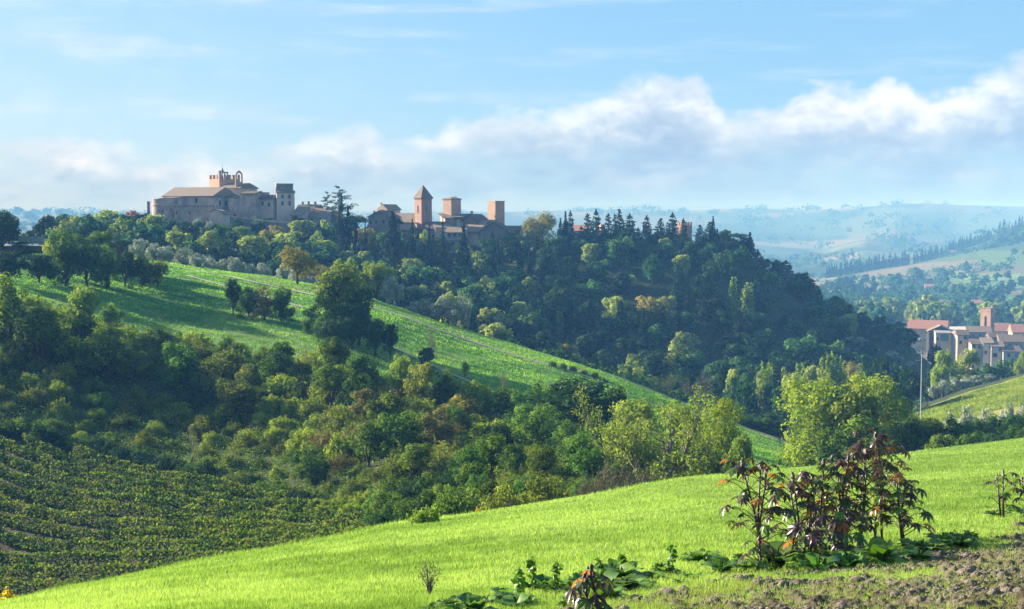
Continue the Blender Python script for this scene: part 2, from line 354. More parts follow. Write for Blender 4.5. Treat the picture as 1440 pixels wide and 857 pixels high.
zone((GD > 590) & (GD < 820), (.16, .15, .11))
far = GD > 820
rg = np.random.default_rng(5); cx = rg.uniform(-2500, 3500, 900); cy = np.exp(rg.uniform(math.log(800), math.log(7500), 900)); 
ccol = np.array([(.08, .13, .05), (.15, .14, .09), (.10, .14, .06), (.04, .07, .035), (.19, .17, .11), (.06, .11, .045), (.035, .065, .03)])[rg.integers(0, 7, 900)]
idx = np.argwhere(far)
wx = GX[far]+60*fbm(GX[far]/150, GD[far]/150, 3, 21); wy = GD[far]
bi = np.zeros(len(wx), int)
for c0 in range(0, len(wx), 20000):
    a = wx[c0:c0+20000, None]; b = wy[c0:c0+20000, None]; sc_ = 1/b
    bi[c0:c0+20000] = np.argmin(((a-cx)*sc_)**2+((b-cy)*sc_*.45)**2, 1)
tint[far] = ccol[bi]
# striped fields and clearings on the far right hillside
def quad_zone(u0, u1, v0, v1, d0, d1, col):
    uu = SS; vv = 310-F*ZT/GD
    tint[(uu > u0) & (uu < u1) & (vv > v0) & (vv < v1) & (GD > d0) & (GD < d1)] = col
quad_zone(1100, 1240, 390, 412, 900, 2600, (.24, .22, .13))
quad_zone(1375, 1600, 354, 372, 900, 2600, (.10, .17, .06))
quad_zone(1330, 1600, 386, 404, 900, 2600, (.16, .24, .08))
quad_zone(1380, 1600, 418, 432, 850, 1800, (.12, .21, .06))
quad_zone(1200, 1320, 418, 436, 850, 1800, (.16, .21, .08))
quad_zone(1160, 1600, 320, 352, 1800, 2600, (.05, .09, .04))
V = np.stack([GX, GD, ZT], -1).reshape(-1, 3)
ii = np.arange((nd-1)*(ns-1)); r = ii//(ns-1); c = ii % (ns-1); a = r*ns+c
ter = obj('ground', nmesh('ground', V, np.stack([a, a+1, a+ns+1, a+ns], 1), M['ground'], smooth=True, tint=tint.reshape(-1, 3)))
tag(ter, kind='structure')

# ------------------------------------------------------------------ foliage makers
def unit(a): return a/(np.linalg.norm(a, axis=-1, keepdims=True)+1e-9)
def leafset(rng, C, R, n, size, out=.68, elong=1.5, sq=(1, 1, 1), up=.3, hang=0., shell=.6):
    C = np.asarray(C, float); R = np.asarray(R, float)
    w = R**2; k = rng.choice(len(C), n, p=w/w.sum())
    d = unit(rng.normal(size=(n, 3))); r = R[k]*(shell+(1-shell)*rng.random(n)**.5)*(1+.12*rng.normal(size=n))
    p = C[k]+d*r[:, None]*np.array(sq)
    nn = unit(d*out+rng.normal(size=(n, 3))*(1-out)*.8+np.array([0, 0, up]))
    t = unit(np.cross(nn, rng.normal(size=(n, 3)))+np.array([0, 0, hang])); b = unit(np.cross(nn, t))
    l = size*rng.uniform(.6, 1.35, n)[:, None]; wd = l/elong
    V = np.stack([p-t*l*.5, p+b*wd*.5+nn*l*.08, p+t*l*.5, p-b*wd*.5+nn*l*.08], 1)
    cr = rng.random(len(C))
    rnd = np.clip(.6*cr[k]+.5*rng.random(n)-.05, 0, 1)
    return V, rnd
def pack(name, sets, m):
    V = np.concatenate([s[0] for s in sets]); q = np.concatenate([s[1] for s in sets])
    n = len(V); return nmesh(name, V.reshape(-1, 3), np.arange(n*4).reshape(n, 4), m, rnd=np.repeat(q, 4))
def trunk_mesh(rng, targets, h0, r0, m=None, twigs=0, tw=1.0):
    mb = MB(); top = np.array([rng.normal()*.05*h0, rng.normal()*.05*h0, h0])
    mb.tube([(0, 0, -.6), (0, 0, 0), top*.5+rng.normal(size=3)*.03*h0, top], [r0*1.25, r0*1.1, r0*.85, r0*.7], 7)
    for T in targets:
        T = np.asarray(T, float); s = top*rng.uniform(.7, 1); mid = (s+T)/2+rng.normal(size=3)*.08*np.linalg.norm(T-s); 
        mb.tube([s, mid, T], [r0*.5, r0*.32, r0*.1], 5)
        for _ in range(twigs):
            a = s+(T-s)*rng.uniform(.4, 1); e = a+unit(rng.normal(size=3)+np.array([0, 0, .7]))*rng.uniform(.4, 1.1)*tw
            mb.tube([a, (a+e)/2+rng.normal(size=3)*.05*tw, e], [r0*.12, r0*.08, r0*.03], 3, cap=False)
    return mb.mesh('trunk', m or M['bark'], True)
# every maker returns (trunk mesh, crown mesh, nominal height, nominal half width) at a real size
def round_tree(seed, h=8., r=3.2, n=4500, leaf=.35, lobes=7, base=.04, kind='broad', nclump=46, leafy=1., barkm=None, wide=1.):
    g = np.random.default_rng(seed); zc = h*(base+1)/2; rz = h*(1-base)/2
    LC = []; LR = []
    for i in range(lobes):
        a = 2*pi*i/lobes+g.uniform(-.4, .4); t = g.uniform(-1.0 if base < .15 else -.55, .75)
        LC.append([cos(a)*r*.45*g.uniform(.6, 1.1), sin(a)*r*.45*g.uniform(.6, 1.1), zc+t*rz*.7]); LR.append(r*g.uniform(.42, .62))
    LC.append([g.normal()*.1*r, g.normal()*.1*r, zc+rz*.45]); LR.append(r*.5)
    LC = np.array(LC); LR = np.array(LR)
    k = g.integers(0, len(LC), nclump); d = unit(g.normal(size=(nclump, 3))+np.array([0, 0, .25]))
    C = LC[k]+d*(LR[k]*g.uniform(.75, 1.1, nclump))[:, None]*np.array([1, 1, min(1.2, rz/r)]); R = r*g.uniform(.15, .30, nclump)
    C[:, 2] = np.clip(C[:, 2], h*max(.03, base*.7), h*.93)
    A = leafset(g, C, R, int(n*.82), leaf); B = leafset(g, LC, LR*.85, int(n*.18), leaf)
    cr = pack('crown', [A, B], M[kind]); tr = trunk_mesh(g, LC[:, :]-np.array([0, 0, .2]), h*max(.16, base*1.3), .035*h, barkm)
    return tr, cr, h, r
def shrub(seed, h=3.6, r=2.6, n=5200, leaf=.21, kind='scrub', spiky=.0):
    g = np.random.default_rng(seed); K = 60
    d = unit(g.normal(size=(K, 3))); d[:, 2] = abs(d[:, 2])*.9+.05
    C = d*np.array([r, r, h*.8])*g.uniform(.45, .9, K)[:, None]; R = r*g.uniform(.14, .3, K)
    sets = [leafset(g, C, R, int(n*.9), leaf, shell=.5)]
    if spiky:
        K2 = int(26*spiky); dd = unit(g.normal(size=(K2, 3))*.6+np.array([0, 0, 1])); b = C[g.integers(0, K, K2)]
        pts = np.concatenate([b+dd*t*h*.38 for t in np.linspace(.3, 1, 6)]); sets.append(leafset(g, pts, np.full(len(pts), .12*leaf/.2), int(n*.2), leaf*.8))
    cr = pack('crown', sets, M[kind]); tr = trunk_mesh(g, C[:7], h*.15, .05, twigs=1)
    return tr, cr, h, r
def column(seed, h=12., r=1.3, n=2600, leaf=.4, kind='cypress', pw=.6, base=.04):
    g = np.random.default_rng(seed); K = 90
    t = g.random(K)*(1-base)+base; rr = r*np.clip(np.minimum(1, np.clip((1-t)/(.85*pw), 0, 1)**.75)*np.minimum(1, .35+t*5), .07, 1); a = g.uniform(0, 2*pi, K)
    q = g.uniform(.5, 1, K); C = np.stack([np.cos(a)*rr*q*.85, np.sin(a)*rr*q*.85, t*h*.95], 1); R = .26*rr+.10*r
    A = leafset(g, C, R, n, leaf, out=.3, elong=2.2, sq=(1, 1, 2.2), hang=1.2)
    tp = np.stack([np.zeros(6), np.zeros(6), np.linspace(.88, 1, 6)*h], 1); B = leafset(g, tp, np.full(6, r*.12), int(n*.05), leaf*.8, hang=2)
    cr = pack('crown', [A, B], M[kind]); mb = MB(); mb.tube([(0, 0, -.6), (0, 0, h*.5), (0, 0, h*.9)], [r*.16, r*.1, .03], 6)
    return mb.mesh('trunk', M['bark'], True), cr, h, r
def fir(seed, h=14., r=3., n=3000, leaf=.5, kind='fir', base=.12):
    g = np.random.default_rng(seed); C = []; R = []
    for i in range(16):
        t = base+(1-base)*i/16; rr = r*(1-t)**.75*g.uniform(.75, 1.15)+.15; m = 7
        for k in range(m):
            a = 2*pi*k/m+g.uniform(-.4, .4); q = g.uniform(.45, 1)
            C.append([cos(a)*rr*q, sin(a)*rr*q, t*h+g.normal()*.25-.12*rr*q]); R.append(.32*rr+.15)
    A = leafset(g, C, R, n, leaf, out=.2, elong=2., sq=(1, 1, .55))
    B = leafset(g, [(0, 0, h*z) for z in (.94, .97, 1.0)], [.3, .2, .12], int(n*.03), leaf*.7, hang=2)
    cr = pack('crown', [A, B], M[kind]); mb = MB(); mb.tube([(0, 0, -.6), (0, 0, h*.5), (0, 0, h*.95)], [.035*h*.7, .02*h*.7, .02], 6)
    return mb.mesh('trunk', M['bark'], True), cr, h, r
def poplar(seed, h=12., r=2.4, n=3600, leaf=.38, kind='lime', stems=6):
    g = np.random.default_rng(seed); C = []; R = []; tg = []
    for s in range(stems):
        a = g.uniform(0, 2*pi); q = g.uniform(.1, 1)*r*.62; hh = h*g.uniform(.7, 1)*(1-.12*q/r); tg.append((cos(a)*q, sin(a)*q, hh*.85))
        for t in np.linspace(.18, .98, 13):
            C.append([cos(a)*q*min(1, t*2)+g.normal()*.15, sin(a)*q*min(1, t*2)+g.normal()*.15, hh*t]); R.append(r*.30*(1-t*.72)*g.uniform(.8, 1.2)+.1)
    A = leafset(g, C, R, n, leaf, sq=(1, 1, 1.5), hang=.6)
    return trunk_mesh(g, tg, h*.2, .02*h), pack('crown', [A], M[kind]), h, r
def umbrella(seed, h=10., r=5., n=2600, leaf=.45, kind='dark'):
    g = np.random.default_rng(seed); K = 46; a = g.uniform(0, 2*pi, K); q = np.sqrt(g.random(K))*r*.85
    C = np.stack([np.cos(a)*q, np.sin(a)*q, h*.88-(q/r)**2*.10*h+g.normal(size=K)*.2], 1); R = r*g.uniform(.16, .25, K)
    A = leafset(g, C, R, n, leaf, sq=(1, 1, .6))
    return trunk_mesh(g, C[:8], h*.6, .025*h), pack('crown', [A], M[kind]), h, r
def cedar(seed, h=16., r=7., n=5200, leaf=.4, kind='fir'):
    g = np.random.default_rng(seed); C = []; R = []; mb = MB()
    mb.tube([(0, 0, -.6), (.2, 0, h*.5), (0, 0, h)], [.38, .26, .05], 7)
    for i in range(15):
        t0 = .2+.8*i/15; 
        for k in range(3):
            t = min(.98, t0+g.uniform(-.05, .05)); L = r*(1.1-t)**.8*g.uniform(.35, 1.2)+.6
            a = g.uniform(0, 2*pi); e = np.array([cos(a)*L, sin(a)*L, h*t+L*g.uniform(-.05, .32)])
            mb.tube([(0, 0, h*t), (e+np.array([0, 0, h*t]))/2*np.array([1, 1, 1]), e], [.10, .06, .02], 4, cap=False)
            for f in (.45, .65, .82, 1.):
                C.append([e[0]*f, e[1]*f, h*t+(e[2]-h*t)*f+.1]); R.append(.17*L*g.uniform(.6, 1.3)+.3)
    A = leafset(g, C, R, n, leaf, out=.1, elong=2.2, sq=(1, 1, .38), up=.8)
    return mb.mesh('trunk', M['bark'], True), pack('crown', [A], M[kind]), h, r
def bare_tree(seed, h=8., r=3., kind='tan', n=500, leaf=.25, twigs=3, stems=6, barkm=None, tr0=.02):
    g = np.random.default_rng(seed); mb = MB(); ends = []
    def grow(p, dr, L, rad, lvl):
        q = p; pts = [p]; 
        for k in range(3):
            dr = unit(dr+g.normal(size=3)*.16+np.array([0, 0, .06])); q = q+dr*L/3; pts.append(q)
        mb.tube(pts, [rad, rad*.85, rad*.7, rad*.5], 5 if lvl < 2 else 3, cap=False)
        ends.append(q); ends.append(pts[2])
        if lvl < 3:
            for _ in range(twigs+(lvl > 0)):
                grow(pts[g.integers(1, 4)], unit(dr+g.normal(size=3)*.55), L*g.uniform(.5, .75), rad*.5, lvl+1)
    for s in range(stems):
        a = 2*pi*s/stems+g.uniform(-.3, .3); grow(np.array([0, 0, -.3]), unit(np.array([cos(a)*r/h*1.1*g.uniform(.3, 1.2), sin(a)*r/h*1.1*g.uniform(.3, 1.2), 1.])), h*.5*g.uniform(.8, 1.1), h*tr0, 0)
    E = np.array(ends); zmax = E[:, 2].max()
    A = leafset(g, E, np.full(len(E), .42), n, leaf, shell=.2)
    return mb.mesh('trunk', barkm or M['palebark'], True), pack('crown', [A], M[kind]), float(zmax), r

CNT = {}
def plant_tree(proto, loc, h, w=None, label='', cat='tree', group=None, name='tree', rz=None, sink=.15):
    """one individual: a thing with its own trunk and crown (meshes shared)"""
    tr, cr, H, R = proto; s = h/H; sx = (w/(2*R)) if w else s*random.uniform(.9, 1.1)
    o = empty(name, (loc[0], loc[1], loc[2]-sink*s), random.uniform(0, 6.28) if rz is None else rz, label, cat, group)
    o.scale = (sx, sx, s)
    obj('trunk', tr, o); obj('crown', cr, o); return o
# ------------------------------------------------------------------ tree kinds (each mesh pair is shared by its copies)
K = {}
K['shrubA'] = [shrub(100+i, 3.8, 2.7, 6500, .20, 'scrub', .6*(i % 2)) for i in range(3)]
K['shrubB'] = [shrub(110+i, 3.8, 2.7, 6500, .20, 'olivegreen', .8*(i % 2)) for i in range(3)]
K['shrubD'] = [shrub(120+i, 4.0, 2.8, 6000, .21, 'dark', .3) for i in range(2)]
K['shrubBr'] = [shrub(130+i, 3.4, 2.6, 5000, .18, 'brownish', .5) for i in range(2)]
K['shrubY'] = [shrub(140+i, 3.4, 2.4, 5000, .22, 'yellow', .3) for i in range(2)]
K['greybush'] = [shrub(150, 3.4, 2.9, 7500, .13, 'greybush', 1.2)]
K['broad'] = [round_tree(200+i, 8, 3.3, 6000, .34, kind='broad') for i in range(3)]
K['scrubtree'] = [round_tree(206+i, 8, 3.3, 6000, .32, kind='scrub') for i in range(3)]
K['olivetree'] = [round_tree(210+i, 8, 3.4, 5500, .32, kind='olivegreen') for i in range(2)]
K['brown'] = [round_tree(220+i, 8, 3.2, 4500, .32, kind='brownish', nclump=34) for i in range(2)]
K['yellow'] = [round_tree(230, 8.5, 3.6, 13000, .25, kind='yellow', base=.08, nclump=95), round_tree(231, 8, 3.6, 5200, .36, kind='yellow', base=.12, nclump=60)]
K['lime'] = [round_tree(240+i, 8, 3.3, 5200, .36, kind='lime', base=.15) for i in range(2)]
K['tan'] = [round_tree(250, 8, 4.0, 5200, .34, kind='tan', base=.24, nclump=40), round_tree(251, 8, 3.4, 4200, .45, kind='tan', base=.2)]
K['darktree'] = [round_tree(260+i, 8, 3.4, 5500, .34, kind='dark', base=.1) for i in range(2)]
K['hill'] = [round_tree(300+i, 10, 4.4, 2600, .72, kind='hill', base=.12, nclump=40) for i in range(4)]
K['hilllight'] = [round_tree(310+i, 9, 3.8, 2400, .65, kind='hilllight', base=.1, nclump=34) for i in range(3)]
K['hilldark'] = [round_tree(320+i, 10, 4.2, 2400, .72, kind='dark', base=.1, nclump=36) for i in range(2)]
K['olive'] = [round_tree(330+i, 5, 2.6, 2300, .34, kind='silver', base=.2, nclump=26, lobes=4) for i in range(3)]
K['red'] = [round_tree(340, 7, 3.4, 1600, .6, kind='red', base=.15)]
K['cypress'] = [column(400+i, 14, 1.5, 2300, .5, pw=.62+.12*i) for i in range(4)]
K['fir'] = [fir(410+i, 15, 3.1, 2300, .7) for i in range(4)]
K['poplar'] = [poplar(420+i, 12, 2.6, 2600, .5) for i in range(3)]
K['goldpoplar'] = [poplar(425, 11, 3.2, 2600, .45, 'yellow', 8)]
K['umbrella'] = [umbrella(430, 9, 5), umbrella(431, 12, 4, 2400, .5)]
K['cedar'] = [cedar(440)]
K['bare'] = [bare_tree(450, 8, 3, 'brownish', 300, .2, barkm=M['palebark'], tr0=.012), bare_tree(451, 8, 3.6, 'scrub', 1100, .22, stems=7, tr0=.012)]
K['halfbare'] = [bare_tree(455, 7, 3.8, 'lime', 8500, .17, twigs=3, stems=6, barkm=M['palebark'], tr0=.032)]
K['far'] = [round_tree(500+i, 10, 4.6, 520, 1.6, kind='hill', base=.05, nclump=22, lobes=4) for i in range(3)]
K['farlight'] = [round_tree(505+i, 10, 4.0, 520, 1.5, kind='hilllight', base=.05, nclump=22, lobes=4) for i in range(2)]
K['farcyp'] = [column(510+i, 14, 1.6, 320, 1.2) for i in range(2)]

def at(kind, u, vb, vt, wpx, d0, d1, label, cat='tree', group=None, name='tree', i=None):
    """stand a tree on the ground seen at (u, vb); its height and width follow from its distance"""
    p = hit(u, vb, d0, d1); d = p[1]; h = (vb-vt)/F*d; w = wpx/F*d
    pr = K[kind][i if i is not None else random.randrange(len(K[kind]))]
    return plant_tree(pr, p, h, w, label, cat, group, name)
def on(kind, u, d, vt, wpx, label, cat='tree', group=None, name='tree', i=None):
    """stand a tree at distance d with its top at row vt"""
    p = gp(u, d); h = max(1.5, float(vz(vt))*d-p[2]); w = wpx/F*d
    pr = K[kind][i if i is not None else random.randrange(len(K[kind]))]
    return plant_tree(pr, p, h, w, label, cat, group, name)

# --- far left edge and the row along the ridge of the striped field
on('darktree', 2, 285, 292, 70, 'dark leafy tree at the left edge of the frame above the road', name='broadleaf_tree')
on('broad', 32, 283, 340, 46, 'low dark tree hanging over the guard rail at far left', name='broadleaf_tree')
on('darktree', -40, 285, 300, 90, 'dark tree just outside the left edge behind the road', name='broadleaf_tree')
at('darktree', 12, 398, 346, 60, 200, 290, 'dark bush under the road at the left edge', 'bush', name='bush')
at('darktree', 55, 398, 352, 52, 200, 290, 'dark shaded bush below the guard rail', 'bush', name='bush')
row = [(92, 402, 322, 62, 'broad', 'tall dark tree at the left end of the ridge row'), (122, 404, 338, 54, 'darktree', 'dark tree beside the tall one in the ridge row'),
       (150, 405, 342, 46, 'broad', 'airy tree with sunlit gaps in the middle of the ridge row'), (176, 403, 350, 44, 'darktree', 'dark round tree right of the airy one in the ridge row'),
       (200, 406, 358, 40, 'broad', 'low spreading tree near the right end of the ridge row'), (222, 405, 364, 34, 'olivetree', 'small bush-like tree ending the ridge row on the right'),
       (108, 378, 330, 50, 'scrubtree', 'green tree behind the left part of the ridge row'), (138, 376, 326, 50, 'scrubtree', 'paler green tree behind the middle of the ridge row'),
       (75, 386, 334, 40, 'olivetree', 'olive green tree next to the end of the guard rail'), (168, 380, 338, 40, 'brown', 'brownish tree behind the ridge row')]
for u, vb, vt, w, k, l in row: at(k, u, vb, vt, w, 200, 298, l+' at left', group='trees of the ridge row at left', name='broadleaf_tree')
for u, vt, w in ((36, 325, 20), (46, 323, 18), (57, 327, 17)):
    on('darktree', u, 420, vt, w, {36: 'leftmost', 46: 'middle', 57: 'rightmost'}[u]+' of three small dark trees beyond the road against the haze', group='small trees beyond the road', name='broadleaf_tree')
# --- trees on the striped field
at('tan', 418, 400, 347, 58, 240, 292, 'lone round tan-leaved tree casting shade on the lawn', name='broadleaf_tree', i=0)
for u, vb, vt, w, k in ((328, 442, 385, 26, 'darktree'), (350, 446, 402, 34, 'broad'), (372, 450, 400, 40, 'brown'), (396, 452, 402, 38, 'broad'), (340, 436, 405, 24, 'broad')):
    at(k, u, vb, vt, w, 190, 285, {328: 'pointed dark sapling at the left of the clump on the striped field', 350: 'dark shrub-like tree in the clump on the striped field', 372: 'tan-topped tree in the clump on the striped field', 396: 'rightmost round tree of the clump on the striped field', 340: 'low tree behind the pointed sapling on the striped field'}[u], group='small clump on the striped field', name='broadleaf_tree')
for u, vb, vt, w, k, l in ((484, 478, 364, 78, 'lime', 'tall yellow-crowned tree rising from the clump in the middle of the field'),
     (462, 480, 400, 58, 'broad', 'ivy-green tree left of the tall yellow-crowned one'), (505, 486, 400, 56, 'darktree', 'dark tree below the tall yellow-crowned one'),
     (528, 500, 440, 46, 'darktree', 'very dark shrub at the right foot of the field clump'), (549, 506, 448, 26, 'darktree', 'narrow dark tree at the right end of the field clump'),
     (440, 468, 428, 40, 'broad', 'low green bush at the left foot of the field clump'), (495, 492, 440, 44, 'darktree', 'black-green bush in the shade of the field clump'),
     (470, 492, 446, 50, 'darktree', 'dark bush at the front of the field clump')):
    at(k, u, vb, vt, w, 190, 280, l, group='clump in the middle of the striped field', name='broadleaf_tree')
for u, d, vt, w, k, l in ((475, 290, 366, 46, 'brown', 'brownish tree behind the yellow-crowned one on the ridge'), (530, 292, 367, 62, 'lime', 'rounded lime green tree on the ridge right of the field clump'),
     (552, 288, 388, 40, 'olive', 'greyish tree at the right of the lime green one'), (508, 290, 384, 40, 'tan', 'tan-leaved tree between the brown and the lime green one'), (455, 296, 372, 34, 'tan', 'golden brown small tree on the ridge lawn')):
    on(k, u, d, vt, w, l, group='trees on the ridge above the striped field', name='broadleaf_tree')
for j, (u, d, vt, w) in enumerate(((582, 288, 424, 30), (600, 284, 420, 34), (622, 280, 416, 36), (640, 278, 424, 30), (650, 286, 412, 28))):
    on('olive', u, d, vt, w, 'silvery olive tree, '+['first', 'second', 'third', 'fourth', 'fifth'][j]+' from the left of the pale cluster on the ridge', 'olive tree', 'pale olive cluster on the ridge', 'olive_tree')
on('hilllight', 633, 300, 408, 34, 'pale green leafy tree rising behind the olive cluster', name='broadleaf_tree')
at('darktree', 600, 520, 484, 26, 180, 260, 'small round dark tree standing alone on the lower striped field', name='broadleaf_tree')
at('bare', 607, 500, 448, 18, 190, 268, 'thin leafless tree above the small dark one', 'bare tree', name='bare_tree', i=0)
at('bare', 707, 558, 512, 20, 180, 250, 'leafless thin tree on the lower right of the striped field', 'bare tree', name='bare_tree', i=0)
at('lime', 654, 533, 508, 13, 180, 250, 'slender yellowish sapling on the lower edge of the striped field', name='sapling')
for u, v in ((777, 512), (792, 514), (806, 518), (822, 522), (836, 527)):
    at('shrubA', u, v+5, v-7, 13, 235, 262, 'tiny sunlit bush on the crest of the striped field', 'bush', 'tiny bushes on the field crest', 'bush')
# --- olive grove below the fortress, and the slope right behind the ridge
for j, u in enumerate(np.arange(-90, 470, 20)):  # dark-leaved shrubs added to stand in for the shade of the bank
    d = float(kd(4, u))+2+1.5*random.random(); p = gp(u, d); h = random.uniform(24, 40)*d/F
    plant_tree(random.choice(K['shrubD'] if random.random() < .75 else K['shrubA']), p, h, h*1.7, 'added dark hedge shrub standing in for the bank shade above the vineyard', 'shrub', 'added hedge shrubs for the bank shade above the vineyard', 'shrub')
for u, d, vt, w in ((418, 474, 304, 22), (432, 470, 310, 24), (452, 472, 318, 22), (470, 474, 314, 22), (490, 476, 318, 26), (508, 474, 322, 24), (520, 482, 316, 20), (496, 484, 312, 26), (240, 472, 309, 24), (262, 470, 311, 26), (284, 470, 313, 24), (225, 470, 306, 24), (404, 468, 313, 24), (590, 470, 322, 20)):
    on('hilldark' if int(u) % 3 else 'hill', u, d, vt, w, 'dark bushy tree growing against the foot of the village walls', 'tree', 'bushy trees at the foot of the village walls', 'broadleaf_tree')
k = 0
for d, vs in ((314, 372), (338, 366)):
    for u in np.arange(196, 452, 20):
        uu = u+random.uniform(-5, 5); p = gp(uu, d+random.uniform(-5, 5)); 
        plant_tree(random.choice(K['olive']), p, random.uniform(3.4, 5.4), random.uniform(3.8, 5.4), 'silver-grey olive tree in the grove between lawn and fortress', 'olive tree', 'olive grove below the fortress', 'olive_tree')
# --- the scrub belt: shrubs and young trees between the vineyard and the striped field
pts = []
def spaced(pts, x, y, r): return all((x-a)**2+(y-b)**2 > r*r for a, b in pts)
rr = np.random.default_rng(21); tries = 0
def zone_name(u, t):
    c = 'above the vineyard' if u < 260 else 'left of centre' if u < 480 else 'in the centre' if u < 660 else 'near the dark thicket'
    b = 'on the lower bank' if t < .3 else 'halfway up the scrub belt' if t < .65 else 'along the foot of the striped field'
    return c+' '+b
kinds = [('shrubA', 'green rounded shrub', .26), ('shrubB', 'olive-green shrub', .22), ('shrubD', 'dark shrub', .14), ('shrubBr', 'brownish shrub', .06), ('shrubY', 'yellowing shrub', .07), ('scrubtree', 'leafy young tree', .15), ('broad', 'dark leafy tree', .10)]
pw = np.array([k[2] for k in kinds]); pw /= pw.sum()
while tries < 14000 and len(pts) < 420:
    tries += 1
    u = rr.uniform(-160, 875); t = rr.random(); a = float(kd(4, u))+2; b = float(kd(5, u))+6
    if u > 520: a = float(kd(3, u))+4
    d = a+(b-a)*t; x = (u-720)/F*d
    if not spaced(pts, x, d, 37*d/F+.3): continue
    if u < 330 and t < .04: continue
    pts.append((x, d)); z = float(zt(x, d)); px = d/F; ki = rr.choice(len(kinds), p=pw); kn, lb, _ = kinds[ki]
    if vnoise(x/12, d/12, 5) > .62: kn, lb = ('shrubB', 'olive-green shrub') if rr.random() < .6 else ('shrubY', 'yellowing shrub')
    if u > 720 and kn == 'shrubY': kn, lb = 'shrubA', 'green rounded shrub'
    edge = abs(t-1) < .08
    tree = kn in ('scrubtree', 'broad'); h = rr.uniform(30, 54)*px if not tree else rr.uniform(50, 78)*px
    if t < .25: h *= .75
    if u < 430 and t < .5:
        h *= .62
        if kn not in ('shrubB', 'shrubY', 'shrubA'): kn, lb, tree = 'shrubB', 'olive-green shrub', False
    if t > .85: h = min(h, 44*px)
    vl = float(np.interp(u, [-160, 0, 130, 300, 450, 560, 700, 860], [375, 386, 410, 462, 476, 500, 545, 560]))+rr.uniform(-4, 14); h = min(h, float(vz(vl))*d-z)
    if h < 1.1: continue
    w = h*rr.uniform(1.25, 1.7) if not tree else h*rr.uniform(.85, 1.1)
    plant_tree(K[kn][rr.integers(len(K[kn]))], (x, d, z), h, w, f'{lb} {zone_name(u, t)}', 'tree' if tree else 'shrub', f'{lb}s {zone_name(u, t)}', 'young_tree' if tree else 'shrub')
# named ones inside the belt
for u, vb, vt, w, k, l, i in ((465, 545, 478, 44, 'yellow', 'bright yellow-green tree standing out at the top of the scrub belt', 1), (60, 520, 432, 80, 'scrubtree', 'large dull green tree at the left edge above the scrub', 0),
     (110, 492, 402, 72, 'lime', 'pale spiky-topped tree against the shaded field at left', 0), (15, 500, 385, 80, 'scrubtree', 'tall brown-green tree cut by the left edge', 1),
     (480, 650, 590, 60, 'shrubY', 'yellow bush left of centre in the scrub', 0), (385, 620, 588, 30, 'shrubY', 'small bright yellow bush above the scrub bank', 1), (655, 600, 555, 60, 'tan', 'golden-topped tree in the scrub under the field corner', 1),
     (335, 590, 530, 70, 'olivetree', 'rounded olive-green tree in the middle of the scrub belt', 0), (620, 640, 570, 70, 'brown', 'brown twiggy tree in the scrub belt', 0),
     (520, 600, 545, 60, 'brown', 'brownish bushy tree in the centre of the scrub', 1), (740, 625, 560, 70, 'broad', 'green bushy tree left of the dark thicket', 0),
     (700, 650, 590, 60, 'darktree', 'dark tree at the right of the brown one in the scrub', 1)):
    at(k, u, vb, vt, w, 90, 216, l, 'bush' if 'bush' in l and 'bushy' not in l else 'tree', name='bush' if 'bush' in l and 'bushy' not in l else 'broadleaf_tree', i=i)
# dark thicket, pale bare trees and the yellow ones right of centre
for u, d, vt, w, k, l in ((808, 162, 520, 140, 'darktree', 'big dark round tree at the lower tip of the striped field'), (762, 172, 535, 70, 'broad', 'green round tree left of the big dark one'),
     (855, 165, 545, 70, 'broad', 'dark tree touching the big dark one on its right'), (800, 150, 590, 70, 'broad', 'shaded leafy tree in front of the big dark one')):
    on(k, u, d, vt, w, l, group='thicket right of centre', name='broadleaf_tree')
on('halfbare', 925, 108, 530, 165, 'large half-bare tree with pale forked limbs and sparse yellow-green leaves', 'half-bare tree', name='half_bare_tree', i=0)
on('halfbare', 880, 125, 540, 110, 'half-bare tree with thin crown left of the large forked one', 'half-bare tree', name='half_bare_tree', i=0)
on('yellow', 1012, 125, 560, 84, 'rounded yellow-green tree behind the top of the meadow', name='broadleaf_tree', i=0)
on('lime', 968, 134, 562, 80, 'yellow-green tree between the forked one and the rounded one', name='broadleaf_tree', i=1)
on('lime', 1040, 122, 610, 50, 'low green tree at the right foot of the rounded yellow-green one', name='broadleaf_tree', i=0)
on('lime', 890, 140, 562, 84, 'leafy yellow-green tree behind the forked limbs', name='broadleaf_tree', i=0)
on('scrubtree', 945, 120, 620, 70, 'green undergrowth tree at the foot of the forked one', name='broadleaf_tree', i=2)
for u, d, vt, w, k, l in ((870, 92, 622, 95, 'greybush', 'grey-brown twiggy bush at the meadow edge'), (835, 88, 650, 70, 'greybush', 'grey-brown twiggy bush left of the larger one'), (910, 90, 640, 70, 'greybush', 'dark twiggy bush at the foot of the forked tree'),
     (760, 84, 640, 110, 'shrubB', 'rounded olive bush behind the meadow edge'), (700, 82, 655, 90, 'shrubB', 'low olive bush behind the yellow tuft'), (640, 84, 650, 90, 'shrubA', 'green bush behind the meadow edge near the centre'),
     (590, 80, 672, 70, 'shrubD', 'dark low bush behind the meadow edge'), (955, 92, 648, 60, 'shrubA', 'green bush at the meadow edge under the yellow trees'), (1000, 96, 650, 56, 'shrubB', 'olive bush at the meadow edge under the yellow trees'),
     (1045, 100, 648, 50, 'shrubA', 'small green bush left of the purple-leaved plants'), (1085, 104, 655, 40, 'shrubD', 'dark small bush behind the purple-leaved plants'), (540, 78, 700, 70, 'shrubD', 'dark bush at the lower tip of the vineyard')):
    on(k, u, d, vt, w, l, 'bush', name='bush')
